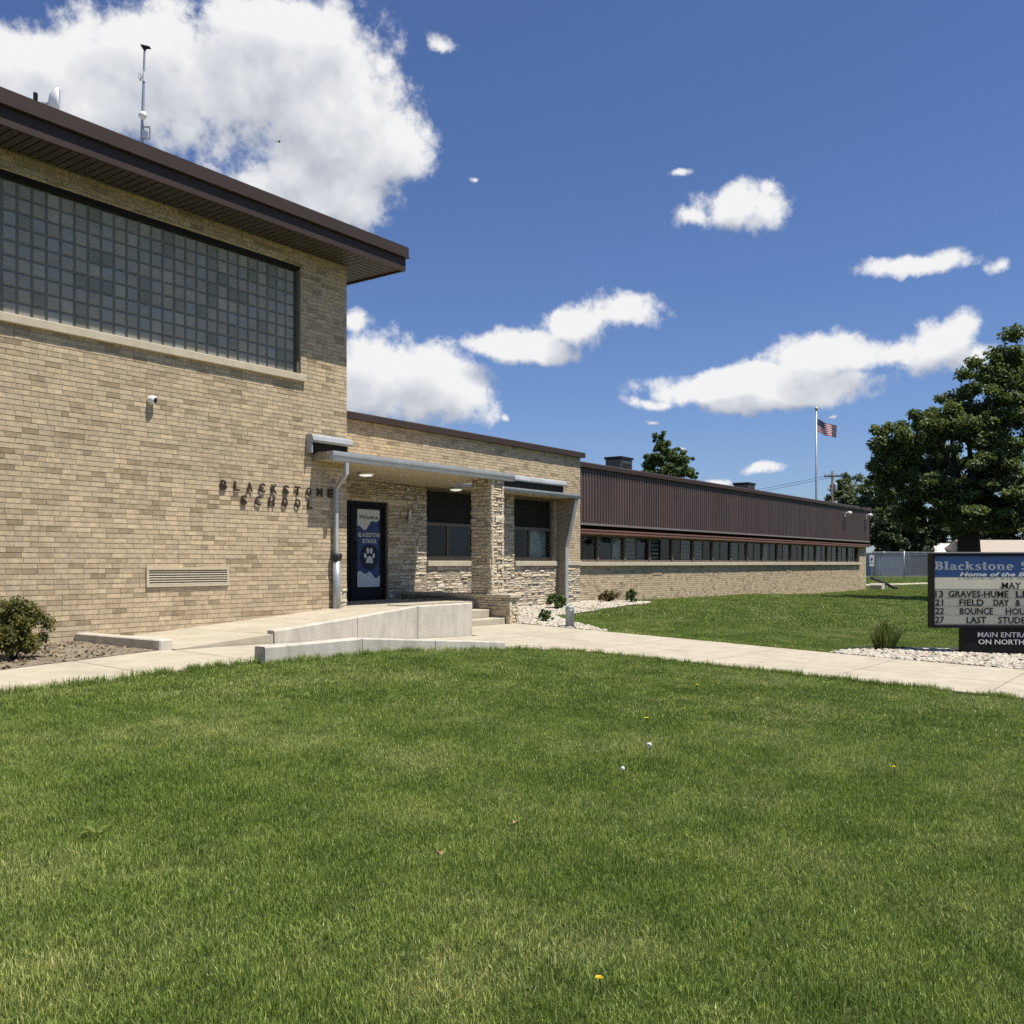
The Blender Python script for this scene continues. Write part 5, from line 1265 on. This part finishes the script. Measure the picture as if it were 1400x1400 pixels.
def stones_bed(name, poly, dens, lab, seed, size=(.024, .05)):
    r = np.random.default_rng(seed); P_ = np.array(poly); lo, hi = P_.min(0), P_.max(0); n = int((hi-lo).prod()*dens)
    X = r.uniform(lo[0], hi[0], n); Y = r.uniform(lo[1], hi[1], n); k = inside(poly, X, Y) & ~((Y > 11.3) & (X < 15.8)); X, Y = X[k], Y[k]; n = len(X); Z = ground_np(X, Y)
    S = r.uniform(*size, n); ang = r.uniform(0, 6.28, n); kind = r.integers(0, 6, n)
    tone = (.72+.5*r.random(n))[:, None]*np.array([1, 1, 1.]) * (1 + r.normal(0, .04, (n, 3)))
    tone[r.random(n) < .06] *= .55
    Vs, Fs, Cs = [], [], []; b_ = 0
    for q in range(6):
        idx = np.where(kind == q)[0]; bv, bf = icos[q]; m = len(idx)
        ca, sa = np.cos(ang[idx])[:, None], np.sin(ang[idx])[:, None]; v = bv[None]*S[idx][:, None, None]*np.array([1.25, .9, .68])
        vx = v[..., 0]*ca - v[..., 1]*sa + X[idx][:, None]; vy = v[..., 0]*sa + v[..., 1]*ca + Y[idx][:, None]; vz = v[..., 2] + (Z[idx]+.02+.012*r.random(m))[:, None]
        Vs.append(np.stack([vx, vy, vz], 2).reshape(-1, 3)); Fs.append((bf[None] + (np.arange(m)*len(bv))[:, None, None]).reshape(-1, 3)+b_); Cs.append(np.repeat(tone[idx], len(bv), 0)); b_ += m*len(bv)
    o = link(bpy.data.objects.new(name, np_mesh(name, np.concatenate(Vs), np.concatenate(Fs), M['gravel'], np.concatenate(Cs), smooth=True)))
    tag(o, lab, 'stones', kind='stuff')
    g = np.arange(0, 1, .2); V = []; F = []; st_ = .2
    for xx in np.arange(lo[0], hi[0], st_):
        for yy in np.arange(lo[1], hi[1], st_):
            if inside(poly, np.array([xx+.1]), np.array([yy+.1]))[0] and not (xx < 15.75 and yy > 11):
                n_ = len(V); V += [(a, c, gz(a, c)+.012) for a, c in ((xx, yy), (xx+st_, yy), (xx+st_, yy+st_), (xx, yy+st_))]; F.append((n_, n_+1, n_+2, n_+3))
    o2 = link(bpy.data.objects.new('stone_bed_base', np_mesh('stone_bed_base', V, F, M['bedbase'])), o)
M['bedbase'] = mat('bed_base', (.13, .11, .08), .95, .3, 20, .5, 60)
stones_bed('entrance_stones', BED1, 240, 'bed of pale river stones along the foot of the entrance wall', 61)
stones_bed('sign_stones', BED2, 300, 'bed of pale river stones around the message board sign', 62)
# edging strip by the sign bed
b = MB(); ep = [(16.5, 4.98), (17.3, 4.53), (18.12, 3.63), (18.63, 2.6), (18.83, 1.0)]
b.tube([(q[0], q[1], gz(*q)+.04) for q in ep], .025, 6); tag(b.build('bed_edging', M['blackpipe']), 'black plastic edging behind the stones near the sign', 'edging')

# dry litter on the soil bed
r8 = np.random.default_rng(8); n = 2600; X = r8.uniform(2.5, 6.7, n); Y = far_np = 9.77+(X-4.66)*.25 + r8.random(n)*(12.1-(9.77+(X-4.66)*.25)); Z = ground_np(X, Y)+.045
ctr = np.stack([X, Y, Z], 1); nr = r8.normal(size=(n, 3))*.5; nr[:, 2] = 1; nr /= np.linalg.norm(nr, axis=1)[:, None]; t = np.cross(nr, r8.normal(size=(n, 3))); t /= np.linalg.norm(t, axis=1)[:, None]; bb = np.cross(nr, t); s = (.012+.03*r8.random(n)**2)[:, None]
V = np.stack([ctr-t*s, ctr-bb*s*.5, ctr+t*s, ctr+bb*s*.5], 1).reshape(-1, 3); tn = (.4+.9*r8.random(n))[:, None]*np.array([1, .86, .66])
tag(link(bpy.data.objects.new('soil_litter', np_mesh('soil_litter', V, np.arange(4*n).reshape(-1, 4), mat('litter', (.25, .22, .17), .9, .2, 5, tone=True), np.repeat(tn, 4, 0)))), 'dry leaves and mulch chips scattered on the soil bed', 'litter', kind='stuff')

# ------------------------------------------------------------------ lawn grass: tufts scattered by geometry nodes
mt, N, L, P = nodes_of('grass_blade'); M['grass'] = mt; out = N['Material Output']
at = N.new('ShaderNodeAttribute'); at.attribute_name = 'tone'
geo = N.new('ShaderNodeNewGeometry')
def nz_(scale, det, rough=.55, off=(0, 0, 0)):
    v = N.new('ShaderNodeVectorMath'); v.operation = 'MULTIPLY_ADD'; L.new(geo.outputs['Position'], v.inputs[0]); v.inputs[1].default_value = (1, 1, 0); v.inputs[2].default_value = off
    n = N.new('ShaderNodeTexNoise'); n.inputs['Scale'].default_value = scale; n.inputs['Detail'].default_value = det; n.inputs['Roughness'].default_value = rough; L.new(v.outputs[0], n.inputs['Vector']); return n.outputs['Fac']
def ramp_(fac, els):
    r_ = N.new('ShaderNodeValToRGB'); r_.color_ramp.elements[0].position, r_.color_ramp.elements[0].color = els[0][0], (*els[0][1], 1); r_.color_ramp.elements[1].position, r_.color_ramp.elements[1].color = els[-1][0], (*els[-1][1], 1)
    for p_, c_ in els[1:-1]: e_ = r_.color_ramp.elements.new(p_); e_.color = (*c_, 1)
    L.new(fac, r_.inputs[0]); return r_.outputs[0]
def mul(a, b_, f=1.0, mode='MULTIPLY'):
    m_ = N.new('ShaderNodeMix'); m_.data_type = 'RGBA'; m_.blend_type = mode; m_.inputs['Factor'].default_value = f; L.new(a, m_.inputs['A']); L.new(b_, m_.inputs['B']); return m_.outputs['Result']
big = ramp_(nz_(.75, 6, .66), [(.32, (.158, .240, .044)), (.5, (.240, .322, .074)), (.68, (.365, .405, .140))])      # lush to dry patches
mid = ramp_(nz_(2.4, 4, .6, (7, 3, 0)), [(.30, (.66, .72, .62)), (.5, (1, 1, 1)), (.75, (1.30, 1.20, 1.25))])
col_ = mul(mul(big, mid), at.outputs['Color'])
L.new(col_, P.inputs['Base Color']); P.inputs['Roughness'].default_value = .42; P.inputs['Specular IOR Level'].default_value = .35
tl = N.new('ShaderNodeBsdfTranslucent'); L.new(col_, tl.inputs[0])
ms_ = N.new('ShaderNodeMixShader'); ms_.inputs[0].default_value = .30; L.new(P.outputs[0], ms_.inputs[1]); L.new(tl.outputs[0], ms_.inputs[2]); L.new(ms_.outputs[0], out.inputs['Surface'])

def tuft(seed, rad, n, h, w_):
    r = np.random.default_rng(seed)
    a = r.uniform(0, 2*np.pi, n); q = rad*np.sqrt(r.random(n)); bx, by = q*np.cos(a), q*np.sin(a)
    ln = h*(.55+.65*r.random(n)); la = r.uniform(0, 2*np.pi, n); le = ln*np.clip(np.abs(r.normal(.25, .35, n)), 0, 1.1)
    wa = r.uniform(0, 2*np.pi, n); ww_ = w_*(.6+.7*r.random(n))
    wx, wy = np.cos(wa)*ww_/2, np.sin(wa)*ww_/2
    dx, dy = np.cos(la)*le, np.sin(la)*le
    hz = np.sqrt(np.clip(ln**2-le**2*.6, .0001, None))
    def P_(t, zz, s): return np.stack([bx+dx*t+wx*s, by+dy*t+wy*s, hz*zz - .006], 1)
    V = np.stack([P_(0, 0, -1), P_(0, 0, 1), P_(.35, .62, .85), P_(.35, .62, -.85), P_(1.0, 1.0, 0)], 1).reshape(-1, 3)
    F = np.concatenate([np.stack([i*5*np.ones(1, int)]) for i in range(0)] or [np.zeros((0, 3), int)])
    k = np.arange(n)*5
    F = np.concatenate([np.stack([k, k+1, k+2], 1), np.stack([k, k+2, k+3], 1), np.stack([k+3, k+2, k+4], 1)])
    base = np.array([(.68, .76, .60), (1.0, 1.0, 1.0), (1.22, 1.16, 1.1), (1.55, 1.45, 1.45), (2.1, 1.85, 2.0)])
    t = base[r.choice(5, n, p=[.30, .34, .20, .11, .05])]*(.85+.3*r.random((n, 1)))
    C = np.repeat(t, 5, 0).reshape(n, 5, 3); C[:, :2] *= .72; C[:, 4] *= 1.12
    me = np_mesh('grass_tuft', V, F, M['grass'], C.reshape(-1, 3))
    return me
def scatter(name, XY, scl, meshes, lab, seed):
    col = bpy.data.collections.new(name + '_tufts')
    for i, me in enumerate(meshes): col.objects.link(bpy.data.objects.new('%s_tuft_%02d' % (name, i), me))
    r = np.random.default_rng(seed); n = len(XY); Z = np.concatenate([ground_np(XY[i:i+4000, 0], XY[i:i+4000, 1]) for i in range(0, n, 4000)])
    me = bpy.data.meshes.new(name); me.vertices.add(n); me.vertices.foreach_set('co', np.column_stack([XY, Z]).astype(np.float32).ravel())
    a = me.attributes.new('rot', 'FLOAT_VECTOR', 'POINT'); a.data.foreach_set('vector', np.column_stack([r.normal(0, .06, n), r.normal(0, .06, n), r.uniform(0, 6.283, n)]).astype(np.float32).ravel())
    a = me.attributes.new('scl', 'FLOAT_VECTOR', 'POINT'); s = scl*(.8+.4*r.random(n)); a.data.foreach_set('vector', np.column_stack([s, s, s*(.75+.5*r.random(n))]).astype(np.float32).ravel())
    a = me.attributes.new('idx', 'INT', 'POINT'); a.data.foreach_set('value', r.integers(0, len(meshes), n).astype(np.int32))
    me.update(); o = link(bpy.data.objects.new(name, me)); tag(o, lab, 'grass', kind='stuff')
    ng = bpy.data.node_groups.new(name, 'GeometryNodeTree')
    ng.interface.new_socket('Geometry', in_out='INPUT', socket_type='NodeSocketGeometry'); ng.interface.new_socket('Geometry', in_out='OUTPUT', socket_type='NodeSocketGeometry')
    n_, l_ = ng.nodes, ng.links; gi, go = n_.new('NodeGroupInput'), n_.new('NodeGroupOutput')
    ci = n_.new('GeometryNodeCollectionInfo'); ci.inputs['Collection'].default_value = col; ci.inputs['Separate Children'].default_value = True; ci.inputs['Reset Children'].default_value = True
    ip = n_.new('GeometryNodeInstanceOnPoints'); ip.inputs['Pick Instance'].default_value = True
    def na(nm, ty): q = n_.new('GeometryNodeInputNamedAttribute'); q.data_type = ty; q.inputs['Name'].default_value = nm; return q.outputs['Attribute']
    l_.new(gi.outputs[0], ip.inputs['Points']); l_.new(ci.outputs[0], ip.inputs['Instance']); l_.new(na('idx', 'INT'), ip.inputs['Instance Index'])
    l_.new(na('rot', 'FLOAT_VECTOR'), ip.inputs['Rotation']); l_.new(na('scl', 'FLOAT_VECTOR'), ip.inputs['Scale']); l_.new(ip.outputs[0], go.inputs[0])
    md = o.modifiers.new('scatter', 'NODES'); md.node_group = ng; return o
def lawn_ok(X, Y):
    front = (X < 12.235) & np.where(X < 6.95, Y < near(X)-.03, np.where(X < 11.38, Y < 8.42, Y < 8.42-(X-11.38)*.82))
    right = (X > 15.76) & (Y < np.where(X < EX1, EN-.02, BY-.03)) & ~inside(BED1, X, Y) & ~inside(BED2, X, Y)
    far_ok = ~((X > 52) & (Y > 30))
    ok = front | (right & far_ok) | ((X > WXB+.4) & (Y < 30) & (Y > 10))
    return ok
cV, sV = math.cos(VIEW), math.sin(VIEW)
def sample(dens, zmin, zmax, seed, half=1.2):
    r = np.random.default_rng(seed); st_ = dens**-.5                     # jittered grid: no bald gaps
    gx_, gy_ = np.meshgrid(np.arange(-zmax*.8, zmax, st_), np.arange(-zmax*.8, min(zmax, 31), st_)); X = (gx_ + r.uniform(-.55, .55, gx_.shape)*st_).ravel(); Y = (gy_ + r.uniform(-.55, .55, gx_.shape)*st_).ravel()
    Zd = np.hypot(X, Y); A_ = np.arctan2(X*sV - Y*cV, X*cV + Y*sV)        # ring round the photographer's place, well past the frame on both sides
    k = (Zd > zmin) & (Zd < zmax) & (np.abs(A_) < half); X, Y = X[k], Y[k]; k = lawn_ok(X, Y); return np.column_stack([X[k], Y[k]])
nearm = [tuft(500+i, .11, 170, .040, .0032) for i in range(8)]
midm = [tuft(520+i, .16, 140, .040, .0052) for i in range(6)]
farm = [tuft(540+i, .34, 120, .05, .013) for i in range(6)]
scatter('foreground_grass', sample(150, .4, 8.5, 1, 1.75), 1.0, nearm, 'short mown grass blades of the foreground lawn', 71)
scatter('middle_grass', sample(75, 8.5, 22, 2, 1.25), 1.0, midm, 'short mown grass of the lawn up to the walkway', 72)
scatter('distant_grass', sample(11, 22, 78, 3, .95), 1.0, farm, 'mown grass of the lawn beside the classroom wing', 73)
# straw patches that break up the turf
r6 = np.random.default_rng(66)
def patches(nc, per, spread, zmin, zmax, seed):
    r = np.random.default_rng(seed); c = sample(.9, zmin, zmax, seed+1, .8); c = c[r.choice(len(c), min(nc, len(c)), replace=False)]
    P_ = np.concatenate([q + r.normal(0, spread*r.uniform(.5, 1.3), (int(per*r.uniform(.4, 1.5)), 2))*np.array([1, .8]) for q in c]); return P_[lawn_ok(P_[:, 0], P_[:, 1])]
def straw(seed):
    me = tuft(seed, .09, 70, .03, .003); at = me.attributes['tone']; n = len(at.data); c = np.empty(n*4, np.float32); at.data.foreach_get('color', c); c = c.reshape(-1, 4); g = c[:, 1:2].copy(); c[:, :3] = g*np.array([1.75, 1.42, 1.9]); at.data.foreach_set('color', c.ravel()); return me
scatter('lawn_thatch', patches(22, 26, .20, 2.6, 12, 91), 1.0, [straw(620+i) for i in range(4)], 'dry straw coloured thatch patches in the foreground lawn', 76)
# ragged taller blades along paving edges
r5 = np.random.default_rng(5); E_ = []
for (xa, ya, xb, yb2, n) in ((2.5, near(2.5)-.03, 6.95, near(6.95)-.03, 160), (6.95, 8.44, 11.38, 8.38, 170), (11.38, 8.38, 12.24, 7.7, 60), (12.25, 7.7, 12.25, 0, 380), (15.76, 9.2, 15.76, 5.1, 160)):
    t = r5.random(n); E_.append(np.column_stack([xa+(xb-xa)*t+r5.normal(0, .02, n), ya+(yb2-ya)*t+r5.normal(0, .02, n)]))
edgem = [tuft(560+i, .06, 26, .085, .0055) for i in range(5)]
scatter('edge_grass', np.concatenate(E_), 1.0, edgem, 'ragged grass fringe along the edges of the paving', 74)

# ------------------------------------------------------------------ things lying in the lawn
YEL = mat('dandelion_yellow', (.75, .52, .02), .7, .1); SEED = mat('seed_white', (.75, .75, .72), .9, .1)
def dandelion(x, y, lab, head, rr_=.017, h=.075):
    z0 = gz(x, y); e = tag(empty('dandelion', (x, y, z0)), lab, 'dandelion')
    b = MB(); b.tube([(0, 0, 0), (.005, 0, h*.6), (.0, .006, h)], .0022, 5); b.build('stem', M['leaf_shrub'], e)
    b = MB()
    if head == 'yellow':
        for k in range(26):
            a = k*2.4; q = rr_*(.35+.65*(k/26)); b.add([(0, .006, h), (q*math.cos(a-.16), .006+q*math.sin(a-.16), h+.006-.004*k/26), (q*1.05*math.cos(a), .006+q*1.05*math.sin(a), h+.007-.005*k/26), (q*math.cos(a+.16), .006+q*math.sin(a+.16), h+.006-.004*k/26)], [(0, 1, 2, 3)])
        b.build('flower', YEL, e, recalc=False)
    else:
        rk = random.Random(int(x*100))
        for k in range(60):
            w_ = Vector((rk.gauss(0, 1), rk.gauss(0, 1), rk.gauss(0, 1))).normalized(); c = w_*rr_ + Vector((0, .006, h)); t = w_.orthogonal()*.005; u_ = w_.cross(t)
            b.add([c+t, c+u_, c-t, c-u_], [(0, 1, 2, 3)])
        b.build('seed_head', SEED, e, recalc=False)
dandelion(7.22, 3.85, 'yellow dandelion flower in the middle of the lawn', 'yellow', .026)
dandelion(2.73, 1.63, 'yellow dandelion flower at the bottom edge of the lawn', 'yellow', .016)
dandelion(6.25, 3.31, 'white dandelion seed head below the middle yellow dandelion', 'seed', .019)
dandelion(5.45, 3.08, 'small pale seed head left of the white dandelion head', 'seed', .013)
dandelion(6.9, 1.75, 'yellow dandelion flower on the right side of the lawn', 'yellow', .018)
dandelion(9.6, 4.5, 'yellow dandelion flower near the far edge of the front lawn', 'yellow', .022)
def weed(x, y, lab, n, L_, seed):
    e = tag(empty('broadleaf_weed', (x, y, gz(x, y))), lab, 'weed'); r = random.Random(seed)
    for k in range(n):
        a = k*6.28/n + r.uniform(-.3, .3); l_ = L_*r.uniform(.7, 1.1); w_ = l_*.2; ca, sa = math.cos(a), math.sin(a); pts = []
        for t, ww_ in ((0, .15), (.3, .7), (.65, 1), (.9, .6), (1, .05)):
            hh = .025 + .03*math.sin(t*2.2); pts.append(((ca*l_*t - sa*w_*ww_, sa*l_*t + ca*w_*ww_, hh), (ca*l_*t + sa*w_*ww_, sa*l_*t - ca*w_*ww_, hh)))
        V = [p_ for pr_ in pts for p_ in pr_]; b = MB(); b.add(V, [(2*i, 2*i+1, 2*i+3, 2*i+2) for i in range(4)], 0, (2.4, 2.3, 1.6)); b.build('leaf', M['leaf_shrub'], e, recalc=False)
weed(2.53, 4.34, 'pale broadleaf weed in the left part of the lawn', 4, .085, 5)
def dryleaf(x, y, lab, seed):
    r = random.Random(seed); b = MB(); n = 9; V = [(0, 0, .055)]
    for k in range(n): a = 6.28*k/n; q = .03*(1 if k % 2 else .62); V.append((q*math.cos(a)*1.3, q*math.sin(a), .05+.014*math.sin(a*2)))
    b.add(V, [(0, 1+k, 1+(k+1) % n) for k in range(n)]); o = b.build('dry_leaf', mat('dry_leaf', (.30, .19, .09), .8, .2, 30)); o.location = (x, y, gz(x, y)+.01); o.scale = (.6, .6, .8); o.rotation_euler = (.3, .2, seed); tag(o, lab, 'leaf')
dryleaf(4.05, 2.95, 'curled brown fallen leaf in the centre of the lawn', 1)
dryleaf(3.4, 2.9, 'brown fallen leaf left of the lower dandelion', 2)
